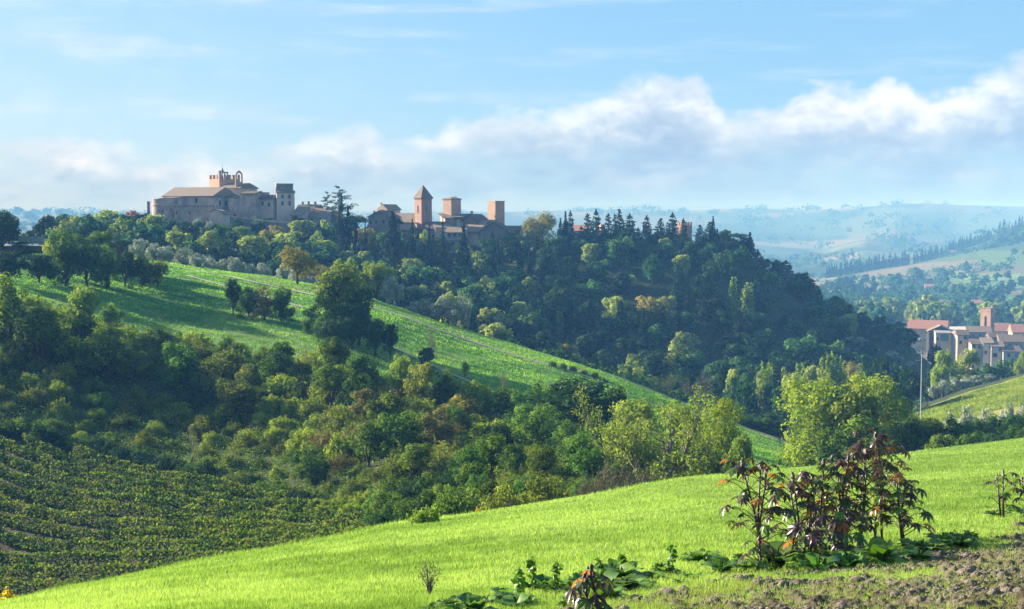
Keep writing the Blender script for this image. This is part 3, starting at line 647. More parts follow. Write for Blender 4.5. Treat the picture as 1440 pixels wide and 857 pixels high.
for u, d, vt, w, k, l in ((590, 178, 508, 50, 'olivetree', 'olive tree-like round bush at the foot of the field, left of the tan one'), (625, 178, 520, 56, 'scrubtree', 'leafy tree at the field foot below the lone dark one'), (668, 176, 535, 60, 'lime', 'yellow-green tree at the field foot in the centre'),
     (705, 174, 545, 60, 'scrubtree', 'leafy tree at the field foot right of the yellow-green one'), (738, 172, 548, 54, 'broad', 'dark green tree at the field foot near the thicket'), (560, 182, 498, 44, 'lime', 'yellowish tree at the field foot under the field clump'), (470, 188, 476, 46, 'scrubtree', 'leafy tree below the field clump')):
    on(k, u, d, vt, w, l, name='broadleaf_tree')
# yellow pair and the hedge on the right
on('yellow', 1158, 152, 533, 132, 'broad yellow-leaved tree, left one of the big pair', name='broadleaf_tree', i=0)
on('yellow', 1240, 156, 527, 122, 'broad yellow-green tree, right one of the big pair', name='broadleaf_tree', i=0)
on('lime', 1200, 150, 537, 100, 'yellow-green tree squeezed between the big pair', name='broadleaf_tree', i=1)
on('scrubtree', 1205, 146, 585, 130, 'dull green bush at the foot of the big yellow pair', 'bush', name='bush', i=1)
on('scrubtree', 1285, 150, 585, 60, 'dull green tree right of the big yellow pair', name='broadleaf_tree', i=0)
for j, (u, d, vt, w, k) in enumerate(((1318, 150, 592, 66, 'scrubtree'), (1350, 154, 584, 62, 'broad'), (1384, 156, 586, 58, 'darktree'), (1418, 158, 580, 64, 'broad'), (1450, 160, 578, 60, 'darktree'), (1330, 135, 612, 60, 'scrubtree'), (1372, 138, 606, 64, 'broad'), (1408, 140, 604, 60, 'darktree'), (1442, 142, 598, 60, 'broad'), (1500, 150, 570, 90, 'broad'))):
    on(k, u, d, vt, w, 'green tree in the thick hedge behind the meadow on the right, '+['first', 'second', 'third', 'fourth', 'fifth', 'sixth', 'seventh', 'eighth', 'ninth', 'tenth'][j]+' of its trees', group='hedge trees behind the meadow at right', name='broadleaf_tree')
for j, (u, vt) in enumerate(((1345, 578), (1368, 568), (1395, 572), (1418, 566), (1440, 570))):
    on('olive', u, 185, vt, 30, 'grey olive tree above the right hand hedge, '+['first', 'second', 'third', 'fourth', 'fifth'][j]+' from the left', 'olive tree', 'olive trees above the right hedge', 'olive_tree')
for u, vt in ((1316, 540), (1330, 534), (1346, 530), (1362, 530), (1378, 528), (1396, 526)):
    on('olive', u, 312, vt, 20, 'small grey olive tree along the top of the yellowish slope', 'olive tree', 'olive trees along the yellowish slope', 'olive_tree')
for u, d, vt, w, k, l in ((1328, 330, 492, 34, 'lime', 'pale green tree left of the pair below the town'), (1362, 335, 488, 40, 'hilllight', 'rounded pale yellow-green tree below the town'), (1322, 420, 486, 40, 'hilldark', 'dark tree below the parked cars'), (1345, 332, 510, 40, 'hilllight', 'low pale tree between the two below the town'),
     (1395, 345, 512, 40, 'hill', 'green tree below the white houses'), (1425, 350, 505, 44, 'hill', 'green tree below the right end of the town'), (1440, 345, 492, 26, 'lime', 'yellow-green tree at the right edge below the town'), (1380, 350, 518, 36, 'hilldark', 'dark tree in the shade under the white houses'), (1315, 340, 520, 40, 'hilldark', 'dark tree right of the utility pole')):
    on(k, u, d, vt, w, l, name='broadleaf_tree')
# poplars in the hollow
for u, vt, w, k in ((877, 510, 34, 'goldpoplar'), (898, 505, 40, 'goldpoplar')):
    on(k, u, 300, vt, w, 'yellow poplar group member, '+('left' if u < 880 else 'right')+' one behind the field tip', 'poplar', name='poplar')
for u, vt, w in ((1078, 502, 18), (1086, 508, 14), (1104, 512, 14), (1126, 504, 16), (1163, 492, 22), (1174, 490, 20), (1186, 498, 20), (1110, 520, 14)):
    on('poplar', u, 292, vt-2, w*1.7, 'slender pale green poplar in the hollow under the shaded hill', 'poplar', 'poplars in the hollow', 'poplar')
for u, vt, w in ((942, 520, 26), (968, 526, 30), (990, 516, 24), (925, 528, 26)):
    on('bare', u, 270, vt, w, 'grey leafless tree in the hollow behind the yellow trees', 'bare tree', 'grey bare trees in the hollow', 'bare_tree')
for u, vt, w, k in ((915, 530, 30, 'hill'), (1030, 532, 36, 'hill'), (1050, 526, 36, 'hill'), (1010, 536, 30, 'hilldark'), (1075, 540, 36, 'hill'), (1100, 545, 30, 'hill'), (1130, 540, 34, 'hilldark'), (1150, 545, 34, 'hill'), (1068, 524, 34, 'hilllight'), (1118, 522, 36, 'hilllight'), (1140, 516, 34, 'hilllight'), (1032, 520, 30, 'hilllight'), (985, 545, 30, 'hilldark'), (955, 545, 34, 'hill'), (1060, 560, 40, 'hilldark'), (1020, 560, 40, 'hilldark'), (1215, 510, 30, 'hill'), (1240, 500, 34, 'hilldark'), (1265, 512, 30, 'hill'), (1285, 520, 34, 'hilldark'), (1210, 495, 22, 'greybush')):
    on(k, u, 285+random.uniform(-8, 20), vt, w, ('pale' if k == 'hilllight' else 'blue-green')+' tree in the hollow at the foot of the shaded hill', 'tree', ('pale' if k == 'hilllight' else 'blue-green')+' trees in the hollow', 'broadleaf_tree')
for u, vt, w in ((1085, 580, 40), (1065, 590, 34), (1100, 592, 36), (1048, 598, 30)):
    on('broad', u, 238, vt, w, 'soft green bush behind the lower end of the field ridge', 'bush', 'soft green bushes behind the field ridge', 'bush')
# --- the wooded hill
pts2 = []; rr = np.random.default_rng(33); cnt = 0
def hz_name(u, t):
    a = 'below the fortress' if u < 400 else 'below the roofs of the village' if u < 560 else 'below the bell tower' if u < 740 else 'below the row of conifers' if u < 960 else 'on the steep right flank'
    return a+(' near the top' if t > .7 else ' halfway up' if t > .35 else ' at the foot')
for tries in range(30000):
    u = rr.uniform(60, 1235); a = float(kd(7, u))-6; b = float(kd(9, u))+(4 if u < 1045 else 12); t = rr.random()
    if u < 460: a = 362
    d = a+(b-a)*t; x = (u-720)/F*d
    rad = 6.6 if u < 950 else 7.2
    if not spaced(pts2, x, d, rad): continue
    if u > 1120 and t < .75 and rr.random() < .5: continue
    pts2.append((x, d)); z = float(zt(x, d)); q = rr.random()
    if u < 560: kn, lb = ('hill', 'green tree') if q < .50 else ('hilllight', 'pale tree') if q < .68 else ('olive', 'grey olive tree') if q < .82 else ('hilldark', 'dark tree') if q < .96 else ('tan', 'tan-leaved tree')
    else: kn, lb = ('hill', 'green tree') if q < .50 else ('hilllight', 'pale tree') if q < .64 else ('hilldark', 'dark tree') if q < .985 else ('tan', 'tan-leaved tree')
    if 420 < u < 760 and t > .35 and rr.random() < .30: kn, lb = 'hilllight', 'pale tree'  # sunlit crowns put in as paler-leaved trees
    h = rr.uniform(6.0, 10.5); 
    if t > .85: h = rr.uniform(4.5, 7)
    if u < 420 and t > .6: h = rr.uniform(3.5, 6)
    if kn == 'olive': h = rr.uniform(3.5, 5)
    if cnt >= 296: break
    cnt += 1
    plant_tree(K[kn][rr.integers(len(K[kn]))], (x, d, z), h, h*rr.uniform(.85, 1.15), f'{lb} in the wood {hz_name(u, t)}', 'olive tree' if kn == 'olive' else 'tree', f'{lb}s {hz_name(u, t)}', 'olive_tree' if kn == 'olive' else 'hillside_tree')
print('scrub', len(pts), 'hill', cnt)
for u, d, vt, w, k, l in ((880, 425, 386, 44, 'hilllight', 'pale sunlit tree standing out in the middle of the shaded wood'), (1030, 405, 384, 26, 'poplar', 'pale upright tree on the right of the shaded wood, left of its twin'),
     (1052, 408, 392, 40, 'poplar', 'broad pale upright tree on the right of the shaded wood'), (785, 380, 436, 22, 'poplar', 'small bright yellow-green tree glowing in the shaded wood'), (748, 385, 440, 34, 'hilllight', 'pale tree with sunlit crown left of the glowing one'),
     (810, 430, 392, 34, 'hilllight', 'pale sunlit tree left of the middle of the wood'), (832, 425, 405, 34, 'hilllight', 'sunlit tree just right of another pale one in the wood'), (990, 410, 390, 26, 'fir', 'blue-green conifer alone in the right half of the wood'),
     (900, 395, 442, 30, 'hilllight', 'low tree with a sunlit cap in the centre of the wood'), (757, 468, 299, 58, 'tan', 'big golden-leaved tree at the left of the conifer row'), (735, 470, 330, 44, 'tan', 'golden-leaved lower tree under the big golden one'),
     (765, 465, 335, 40, 'hilllight', 'pale green tree under the big golden one'), (788, 478, 312, 30, 'bare', 'thin-branched tree at the right of the big golden one'),
     (540, 450, 330, 44, 'hilllight', 'pale green tree below the stone house'), (522, 445, 340, 34, 'tan', 'golden tree below the stone house'), (575, 455, 330, 30, 'hilllight', 'pale yellow-green tree below the bell tower'),
     (600, 460, 324, 26, 'hilllight', 'pale golden tree right below the bell tower'), (618, 455, 343, 26, 'tan', 'golden tree left of the white house'), (645, 458, 345, 26, 'hilllight', 'light green tree under the white house'),
     (345, 440, 318, 40, 'lime', 'bright yellow-green tree below the terrace wall'), (362, 436, 330, 44, 'lime', 'yellow-green tree right of the brightest one below the terrace wall'), (375, 470, 306, 26, 'hilldark', 'dark round bush against the fortress wall'),
     (390, 478, 311, 22, 'lime', 'pale bush on the terrace before the palace tower'), (148, 470, 294, 60, 'hilllight', 'tall pale green tree at the left end of the hilltop'), (176, 474, 304, 44, 'hill', 'green tree left of the round bastion'), (200, 478, 302, 40, 'hilldark', 'dark green tree beside the round bastion'),
     (120, 450, 312, 46, 'hill', 'rounded green tree at the left end of the hill'), (98, 430, 326, 40, 'hill', 'green tree where the hill meets the ridge row'), (1105, 452, 366, 44, 'fir', 'tall ragged conifer on the right shoulder of the hill'), (1092, 458, 364, 30, 'hill', 'dark tree on the right shoulder of the hill'),
     (1130, 452, 384, 40, 'hilldark', 'dark tree below the shoulder of the hill'), (1145, 448, 398, 34, 'hill', 'lower dark tree on the right flank skyline'), (1165, 450, 420, 36, 'hill', 'rounded tree on the right flank skyline'), (1190, 452, 436, 34, 'hilldark', 'round dark tree low on the right flank skyline'),
     (1215, 452, 446, 34, 'hill', 'round tree near the end of the right flank'), (1240, 445, 446, 40, 'hilldark', 'dark round tree at the end of the hill left of the town'), (1262, 448, 452, 34, 'hill', 'green tree next to the red roofed hall'), (1280, 455, 462, 26, 'hilldark', 'small dark tree next to the parked cars')):
    on(k, u, d, vt, w, l, name='broadleaf_tree' if k not in ('fir', 'poplar', 'bare') else {'fir': 'conifer', 'poplar': 'poplar', 'bare': 'bare_tree'}[k])
on('red', 187, 490, 296, 30, 'reddish autumn tree left of the round bastion', name='broadleaf_tree')
# cypresses and conifers of the village skyline (column, row of top, row of base, width)
on('cedar', 478, 490, 262, 66, 'tall ragged cedar with flat tiers beside the village roofs', 'cedar', name='cedar', i=0)
on('cedar', 461, 494, 270, 42, 'thinner cedar left of the tall tiered one', 'cedar', name='cedar', i=0)
on('umbrella', 500, 480, 302, 44, 'dark umbrella pine right of the cedar', 'umbrella pine', name='umbrella_pine', i=0)
on('umbrella', 557, 478, 304, 22, 'small round-topped pine before the long roof', 'umbrella pine', name='umbrella_pine', i=1)
for u, vt, w, d, l in ((481, 281, 11, 470, 'tall slim dark cypress beside the cedar'), (490, 300, 14, 462, 'lower cypress leaning on the tall slim one'), (501, 318, 9, 440, 'slim cypress under the umbrella pine'), (514, 322, 7, 440, 'very thin cypress right of the slim one under the pine'),
     (553, 306, 22, 450, 'broad dark cypress in front of the long roof'), (580, 317, 10, 462, 'slim cypress below the bell tower'), (604, 325, 11, 455, 'cypress rising before the white house'), (623, 316, 7, 470, 'thin cypress between bell tower and battered tower'),
     (652, 322, 19, 450, 'tall dark cypress right of the white house'), (449, 320, 14, 455, 'cypress below the left village roofs'), (316, 336, 9, 430, 'small cypress in the olive slope below the fortress'), (372, 320, 9, 430, 'slim cypress below the terrace wall'),
     (304, 342, 8, 425, 'shorter cypress next to the one in the olive slope'), (332, 345, 9, 425, 'squat cypress in the olive slope'), (700, 345, 9, 440, 'thin cypress below the third tower'), (746, 360, 8, 430, 'thin cypress in the wood below the golden tree')):
    on('cypress', u, min(d, 430) if u > 470 else d, vt-8, w*1.35, l, 'cypress', name='cypress')
sky_row = [(788, 309, 8, 'cypress'), (795, 300, 10, 'cypress'), (802, 298, 13, 'fir'), (826, 302, 17, 'fir'), (838, 296, 18, 'fir'), (855, 302, 15, 'fir'), (864, 303, 12, 'fir'), (871, 296, 16, 'fir'), (885, 303, 22, 'fir'),
           (909, 305, 17, 'fir'), (928, 309, 18, 'fir'), (945, 301, 20, 'fir'), (984, 318, 16, 'fir'), (997, 314, 18, 'fir'), (1008, 324, 9, 'cypress'), (1054, 329, 12, 'cypress'), (1065, 353, 11, 'cypress'), (1072, 372, 12, 'hilldark'), (817, 320, 14, 'fir'), (897, 322, 15, 'fir'), (848, 318, 14, 'fir')]
ordn = ['first', 'second', 'third', 'fourth', 'fifth', 'sixth', 'seventh', 'eighth', 'ninth', 'tenth', 'eleventh', 'twelfth', 'thirteenth', 'fourteenth', 'fifteenth', 'sixteenth', 'seventeenth', 'eighteenth', 'nineteenth', 'twentieth', 'twenty-first']
for j, (u, vt, w, k) in enumerate(sorted(sky_row)):
    on(k, u, 462+random.uniform(-4, 6), vt-2, w*1.6, f'{ordn[j]} dark evergreen from the left in the skyline row on the hill crest', {'fir': 'conifer', 'cypress': 'cypress', 'hilldark': 'tree'}[k], 'evergreens of the skyline row', {'fir': 'conifer', 'cypress': 'cypress', 'hilldark': 'broadleaf_tree'}[k])
for u, vt, w in ((1036, 327, 34), (1018, 332, 22)):
    on('umbrella', u, 468, vt, w, ('larger' if w > 30 else 'smaller')+' flat umbrella pine over the pale terrace wall at the right end of the hilltop', 'umbrella pine', name='umbrella_pine', i=0)
on('hilllight', 960, 462, 329, 40, 'green round tree below the red battlemented tower', name='broadleaf_tree')
for u, d, vt, w in ((800, 455, 352, 36), (830, 458, 356, 40), (865, 455, 350, 36), (900, 458, 350, 36), (935, 456, 346, 36), (975, 455, 348, 40), (1005, 455, 350, 36), (1035, 450, 362, 40), (1055, 448, 378, 34), (1078, 450, 384, 34), (715, 462, 342, 34), (690, 464, 345, 30), (668, 462, 344, 30), (775, 455, 352, 32)):
    on('hill' if random.random() < .5 else 'hilldark', u, d, vt, w, 'shaded tree directly under the crest of the hill', 'tree', 'shaded trees under the crest', 'hillside_tree')
for j in range(34):
    u = rr.uniform(540, 1060); a = float(kd(7, u)); b = float(kd(9, u)); d = a+(b-a)*rr.uniform(.25, .95); p = gp(u, d); h = rr.uniform(9, 14)*(1.15 if rr.random() < .3 else 1); kk = 'cypress' if rr.random() < .6 else 'fir'
    plant_tree(K[kk][rr.integers(4)], p, h, h*(.24 if kk == 'cypress' else .40), 'dark '+('cypress' if kk == 'cypress' else 'conifer')+' standing up out of the broadleaved wood of the hillside', 'cypress' if kk == 'cypress' else 'conifer', ('cypresses' if kk == 'cypress' else 'conifers')+' inside the hillside wood', 'cypress' if kk == 'cypress' else 'conifer')
# terraced olive rows on the shaded right flank
for j in range(6):
    for u in np.arange(1135+j*12, 1290, 12):
        d = 432-j*13; p = gp(u+random.uniform(-3, 3), d)
        if random.random() < .85: plant_tree(random.choice(K['olive']), p, random.uniform(2.4, 3.4), random.uniform(3.2, 4.4), 'small olive tree in the shaded terrace rows of the right flank', 'olive tree', 'olive rows on the right flank', 'olive_tree')
# --- the valley beyond: belt of pale trees, cypress avenues, scattered trees
rr = np.random.default_rng(44)
for j in range(88):
    u = rr.uniform(1150, 1500); d = rr.uniform(810, 990); p = gp(u, d); lt = rr.random() < .6
    h = rr.uniform(11, 18); plant_tree(random.choice(K['farlight' if lt else 'far']), p, h, h*rr.uniform(.6, .9), ('pale' if lt else 'blue-green')+' valley tree in the belt behind the town', 'tree', ('pale' if lt else 'blue-green')+' trees in the belt behind the town', 'valley_tree')
def avenue(u0, v0, u1, v1, n, d0, d1, h, label, group):
    for j in range(n):
        t = j/(n-1); u = u0+(u1-u0)*t+rr.uniform(-1, 1); d = d0+(d1-d0)*t; p = gp(u, d); p[2] = max(p[2], float(vz(v0+(v1-v0)*t))*d-4) if False else p[2]
        hh = h*rr.uniform(.75, 1.2); plant_tree(random.choice(K['farcyp']), p, hh, hh*.26, label, 'cypress', group, 'cypress')
avenue(1163, 386, 1278, 370, 34, 1950, 2050, 19, 'tiny far cypress in the left avenue on the valley floor', 'cypresses of the left avenue')
avenue(1285, 366, 1392, 340, 36, 2150, 2480, 20, 'tiny far cypress in the avenue climbing the right hillside', 'cypresses of the climbing avenue')
avenue(1405, 330, 1445, 326, 10, 2480, 2520, 26, 'far cypress on the skyline of the right hillside', 'cypresses on the right skyline')
for j in range(240):
    u = rr.uniform(1150, 1480); d = math.exp(rr.uniform(math.log(1050), math.log(2400))); x = (u-720)/F*d
    if vnoise(x/110, d/200, 9) < .46: continue
    p = gp(u, d); h = rr.uniform(5, 8.5)*(1+d/5000); plant_tree(random.choice(K['far']), p, h, h*rr.uniform(.9, 1.6), 'small blue-green tree among the far fields of the valley', 'tree', 'scattered trees among the far fields', 'valley_tree')
for j in range(46):
    u = rr.uniform(1400, 1470); d = rr.uniform(2200, 2500); p = gp(u, d); h = rr.uniform(12, 18); plant_tree(random.choice(K['far']), p, h, h*1.3, 'dark tree of the far wood at the top of the right hillside', 'tree', 'far wood at the top of the right hillside', 'valley_tree')
for j in range(30):
    u = rr.uniform(0, 110); d = rr.uniform(3300, 5400); p = gp(u, d); h = rr.uniform(14, 26); plant_tree(random.choice(K['far']), p, h, h*1.8, 'faint tree in the haze beyond the road at far left', 'tree', 'faint trees in the haze at far left', 'valley_tree')
# ------------------------------------------------------------------ buildings
class House:
    """a building: Empty at its nearest ground corner, local x along the front, y into depth"""
    def __init__(s, u, vb, d, th, label, cat='house', name='house', group=None, sink=7):
        s.d = d; s.pp = d/F; s.th = radians(th); p = P(u, vb, d); s.z = p[2]; s.u = u; s.sink = sink
        s.root = empty(name, p, s.th, label, cat, group)
    def zz(s, v): return float(vz(v))*s.d-s.z
    def size(s, wf, ws=None, dep=None):
        s.w = wf*s.pp/cos(s.th); s.dep = dep if dep else ws*s.pp/abs(sin(s.th))
        s.x0, s.x1 = (0, s.w) if s.th >= 0 else (-s.w, 0); return s
    def wall(s, vt, m, name='wall', vb=None, ins=0., x0=None, x1=None, y0=None, y1=None, z0=None):
        b = MB(); s.h = s.zz(vt) if not isinstance(vt, tuple) else vt[0]
        b.box((s.x0 if x0 is None else x0)+ins, (s.x1 if x1 is None else x1)-ins, (0 if y0 is None else y0)+ins, (s.dep if y1 is None else y1)-ins, -s.sink if z0 is None else z0, s.h)
        return b.build(name, M[m], s.root)
    def gablex(s, rise, m, ov=.5, h=None, x0=None, x1=None, y0=None, y1=None, hip=0, th=.22, wallm=None):
        x0 = s.x0 if x0 is None else x0; x1 = s.x1 if x1 is None else x1; y0 = 0 if y0 is None else y0; y1 = s.dep if y1 is None else y1; h = s.h if h is None else h
        ym = (y0+y1)/2; b = MB(); k = rise/((y1-y0)/2); e = h-ov*k
        X0, X1, Y0, Y1 = x0-ov, x1+ov, y0-ov, y1+ov; hx = hip*(x1-x0)
        lo = [(X0, Y0, e), (X1, Y0, e), (X1, Y1, e), (X0, Y1, e)]; rd = [(x0-ov*(hip == 0)+hx, ym, h+rise), (x1+ov*(hip == 0)-hx, ym, h+rise)]
        up = [(a, c, z+th) for a, c, z in lo+rd]
        b.add(up+[(a, c, z+.01) for a, c, z in lo], [(0, 1, 5, 4), (2, 3, 4, 5), (1, 2, 5), (3, 0, 4), (6, 7, 1, 0), (7, 8, 2, 1), (8, 9, 3, 2), (9, 6, 0, 3), (9, 8, 7, 6)])
        r = b.build('roof', M[m], s.root)
        if wallm and hip == 0:
            g = MB()
            for xa, xb in ((x0, x0+.3), (x1-.3, x1)): g.prismx([(y0+.01, h+.012), (y1-.01, h+.012), (ym, h+rise)], xa, xb)
        return r
    def gabley(s, rise, m, ov=.5, h=None, wallm=None, x0=None, x1=None, y0=None, y1=None, th=.22):
        x0 = s.x0 if x0 is None else x0; x1 = s.x1 if x1 is None else x1; y0 = 0 if y0 is None else y0; y1 = s.dep if y1 is None else y1; h = s.h if h is None else h
        xm = (x0+x1)/2; k = rise/((x1-x0)/2); b = MB()
        pts = [(x0-ov, h-ov*k), (xm, h+rise), (x1+ov, h-ov*k), (x1+ov, h-ov*k+th), (xm, h+rise+th), (x0-ov, h-ov*k+th)]
        for q in ([pts[0], pts[1], pts[4], pts[5]], [pts[1], pts[2], pts[3], pts[4]]): b.prism(q, y0-ov, y1+ov)
        r = b.build('roof', M[m], s.root)
        g = MB(); g.prism([(x0, h+.004), (x1, h+.004), (xm, h+rise-.01)], y0+.003, y1-.003); g.build('gable', M[wallm or 'stone'], s.root); return r
    def shed(s, rise, m, ov=.45, h=None, th=.22, x0=None, x1=None, y0=None, y1=None, wallm=None):
        x0 = s.x0 if x0 is None else x0; x1 = s.x1 if x1 is None else x1; y0 = 0 if y0 is None else y0; y1 = s.dep if y1 is None else y1; h = s.h if h is None else h
        k = rise/(y1-y0); b = MB(); b.prismx([(y0-ov, h-ov*k), (y1+ov, h+rise+ov*k), (y1+ov, h+rise+ov*k+th), (y0-ov, h-ov*k+th)], x0-ov, x1+ov)
        r = b.build('roof', M[m], s.root); g = MB(); g.prismx([(y0+.003, h+.004), (y1-.003, h+.004), (y1-.003, h+rise-.01)], x0+.003, x1-.003); g.build('gable', M[wallm or 'stone'], s.root); return r
    def pyramid(s, rise, m, ov=.35, h=None, th=.18):
        h = s.h if h is None else h; b = MB(); x0, x1, y0, y1 = s.x0-ov, s.x1+ov, -ov, s.dep+ov; c = ((x0+x1)/2, (y0+y1)/2)
        b.add([(x0, y0, h), (x1, y0, h), (x1, y1, h), (x0, y1, h), (x0, y0, h+th), (x1, y0, h+th), (x1, y1, h+th), (x0, y1, h+th), (*c, h+rise)],
              [(3, 2, 1, 0), (0, 1, 5, 4), (1, 2, 6, 5), (2, 3, 7, 6), (3, 0, 4, 7), (4, 5, 8), (5, 6, 8), (6, 7, 8), (7, 4, 8)])
        return b.build('roof', M[m], s.root)
    def crenels(s, m, hm=1.1, wm=1.0, gap=.85, t=.45, h=None):
        h = s.h if h is None else h; b = MB(); mid = MB()
        def run(a, c, fn):
            n = max(2, int(round((c-a+gap)/(wm+gap)))); st = (c-a-wm)/(n-1)
            for i in range(n): fn(a+i*st)
        run(s.x0, s.x1, lambda q: [b.box(q, q+wm, 0, t, h+.003, h+hm), b.box(q, q+wm, s.dep-t, s.dep, h+.003, h+hm)])
        run(wm+gap, s.dep-wm-gap, lambda q: [b.box(s.x0, s.x0+t, q, q+wm, h+.003, h+hm), b.box(s.x1-t, s.x1, q, q+wm, h+.003, h+hm)])
        return b.build('battlement', M[m], s.root)
    def win(s, face, q, z, w=1.0, h=1.4, pane='window', frame='frame', arch=False, name='window', fr=.16):
        """one window: surround standing 6 cm proud, dark glass set inside it; q along the wall from its nearest corner"""
        b = MB(); g = MB(); t = .06
        def bx(mb, a0, a1, z0, z1, p0, p1):
            if face == 'F':
                o = q if s.th >= 0 else -q; mb.box(o+a0, o+a1, -p1, -p0, z0, z1)
            elif face == 'L': mb.box(s.x0-p1, s.x0-p0, q+a0, q+a1, z0, z1)
            else: mb.box(s.x1+p0, s.x1+p1, q+a0, q+a1, z0, z1)
        bx(b, -w/2-fr, -w/2, z-h/2-fr, z+h/2+fr, .002, t); bx(b, w/2, w/2+fr, z-h/2-fr, z+h/2+fr, .002, t)
        bx(b, -w/2, w/2, z+h/2, z+h/2+fr, .002, t); bx(b, -w/2-.1, w/2+.1, z-h/2-fr-.06, z-h/2-.001, .003, t+.08)
        f = b.build(name, M[frame], s.root); bx(g, -w/2+.001, w/2-.001, z-h/2+.001, z+h/2-.001, .004, .02); g.build('pane', M[pane], f); return f
    def chimney(s, x, y, z, h=1.3, w=.6, m='stone'):
        b = MB(); x = x if s.th >= 0 else -x
        b.box(x-w/2, x+w/2, y-w/2, y+w/2, z-1.4, z+h); b.box(x-w/2-.1, x+w/2+.1, y-w/2-.1, y+w/2+.1, z+h+.003, z+h+.15); return b.build('chimney', M[m], s.root)
    def band(s, v, m, hh=.3, t=.12, name='cornice'):
        z = s.zz(v) if not isinstance(v, tuple) else v[0]; b = MB(); b.box(s.x0-t, s.x1+t, -t, s.dep+t, z, z+hh); return b.build(name, M[m], s.root)

# -- round bastion
h = House(228.5, 313, 478, 0, 'squat round stone bastion at the left end of the hilltop fortress', 'bastion', 'bastion')
for nm, z0, z1, r0, r1, m in (('wall', -3, h.zz(289), 4.7, 4.15, 'stone'), ('cornice', h.zz(289)+.003, h.zz(287.6), 4.45, 4.45, 'palestone'), ('parapet', h.zz(287.6)+.003, h.zz(280), 4.2, 4.3, 'stone')):
    b = MB(); b.cyl(0, 4.2, z0, z1, r0, r1, 36); b.build(nm, M[m], h.root, smooth=False)
b = MB(); b.tube([(0, 4.2-4.36, h.zz(299)), (0, 4.2-4.30, h.zz(299)+.7)], .35, 4); b.build('loophole', M['window'], h.root)
h = House(207, 300, 484, 10, 'slim stone pier left of the round bastion', 'pier', 'stone_pier'); h.size(3.6, dep=1.4); h.wall(284.5, 'darkstone'); h.band((h.h+.003,), 'stone', .25)
# -- long hall of the fortress
h = House(299, 296, 482, -24, 'long rose-grey church hall of the fortress with hipped tile roof', 'church', 'church_hall', sink=9); h.size(77, dep=13.5); h.wall(275.6, 'palestone')
h.gablex(2.9, 'roofpale', .6, hip=.0); h.band((h.h-.45,), 'darkstone', .3, .1)
g = MB(); g.prismx([(.01, h.h+.003), (h.dep-.01, h.h+.003), (h.dep/2, h.h+2.85)], h.x1-.35, h.x1-.004); g.prismx([(.01, h.h+.003), (h.dep-.01, h.h+.003), (h.dep/2, h.h+2.85)], h.x0+.004, h.x0+.35); g.build('gable', M['stone'], h.root)
for q in (6.6, 13.2, ): h.win('F', q, h.zz(282), .8, 1.5)
h.win('F', 13.4+.3, h.zz(282.5)-.0, .1, .1) if False else None
for q in (4.2, 7.5): h.win('R', q, h.zz(286), .8, 1.6)
# low apse roof end at left
h2 = House(240, 296, 480, -24, 'lower tiled end of the church hall behind the round bastion', 'building', 'church_annex', sink=9); h2.size(17, dep=9); h2.wall(279.5, 'palestone'); h2.shed(.6, 'roofpale', .3); h2.win('F', 2.0, h2.zz(284), .7, 1.2)
# curtain wall below the hall
h = House(304, 317, 470, -14, 'weathered curtain wall below the church hall', 'wall', 'curtain_wall', sink=9); h.size(62, dep=5.5); h.wall(289.5, 'stone')
b = MB()
for i in range(14):
    q = -1.0-i*1.05; b.box(q-.28, q+.28, -.22, -.003, h.zz(291.5), h.zz(288.6))
b.build('corbels', M['darkstone'], h.root); h.band((h.h+.004,), 'palestone', .25, .15)
for q, v in ((14.2, 299), (9.5, 300)): h.win('F', q, h.zz(v), .6, .8)
h = House(314, 320, 464, -10, 'lumpy ruined buttress with a pale patch below the church hall', 'buttress', 'buttress', sink=9); h.size(22, dep=5); b = MB()
b.prism([(-5.0, -3), (.6, -3), (.3, h.zz(303)), (-.6, h.zz(298)), (-2.6, h.zz(296)), (-4.2, h.zz(298)), (-4.9, h.zz(306))], 0, h.dep); b.build('wall', M['palestone'], h.root)
b = MB(); b.prism([(-4.9, h.zz(298.3)), (-2.6, h.zz(295.6)), (-.5, h.zz(297.6)), (.5, h.zz(302.6)), (.5, h.zz(301.6)), (-.4, h.zz(296.6)), (-2.6, h.zz(294.6)), (-4.9, h.zz(297.3))], -.2, h.dep+.003); b.build('coping', M['darkstone'], h.root)
# middle walls
h = House(336, 306, 484, -20, 'plain buff wall block right of the church hall gable', 'building', 'fortress_wing', sink=9); h.size(16, dep=9); h.wall(279, 'palestone'); h.shed(1.6, 'roof', .3); h.win('F', 1.6, h.zz(303), .6, .6)
h = House(338, 305, 492, -32, 'shaded transept with a small gable behind the fortress walls', 'building', 'fortress_transept', sink=9); h.size(30, dep=8.6); h.wall(264.5, 'pink'); h.gablex(1.6, 'roof', .5)
g = MB(); g.prismx([(.01, h.h+.003), (h.dep-.01, h.h+.003), (h.dep/2, h.h+1.58)], h.x1-.3, h.x1-.004); g.build('gable', M['stone'], h.root)
h = House(358, 306, 482, -10, 'tall grey buttressed wall in shade in the middle of the fortress', 'building', 'fortress_bastion', sink=9); h.size(21, dep=7); b = MB()
b.add([(h.x0-.6, -1.0, -3), (0+1.2, -1.0, -3), (1.2, h.dep, -3), (h.x0-.6, h.dep, -3), (h.x0, 0, h.zz(273)), (0, 0, h.zz(273)), (0, h.dep, h.zz(273)), (h.x0, h.dep, h.zz(273))], [(0, 1, 5, 4), (1, 2, 6, 5), (2, 3, 7, 6), (3, 0, 4, 7), (4, 5, 6, 7)])
b.build('wall', M['stone'], h.root); h.h = h.zz(273); h.shed(.9, 'roofdark', .3)
h = House(369, 298, 488, -14, 'small flat-topped block right of the transept', 'building', 'fortress_block'); h.size(18, dep=6); h.wall(271.5, 'stone'); h.band((h.h+.003,), 'darkstone', .25)
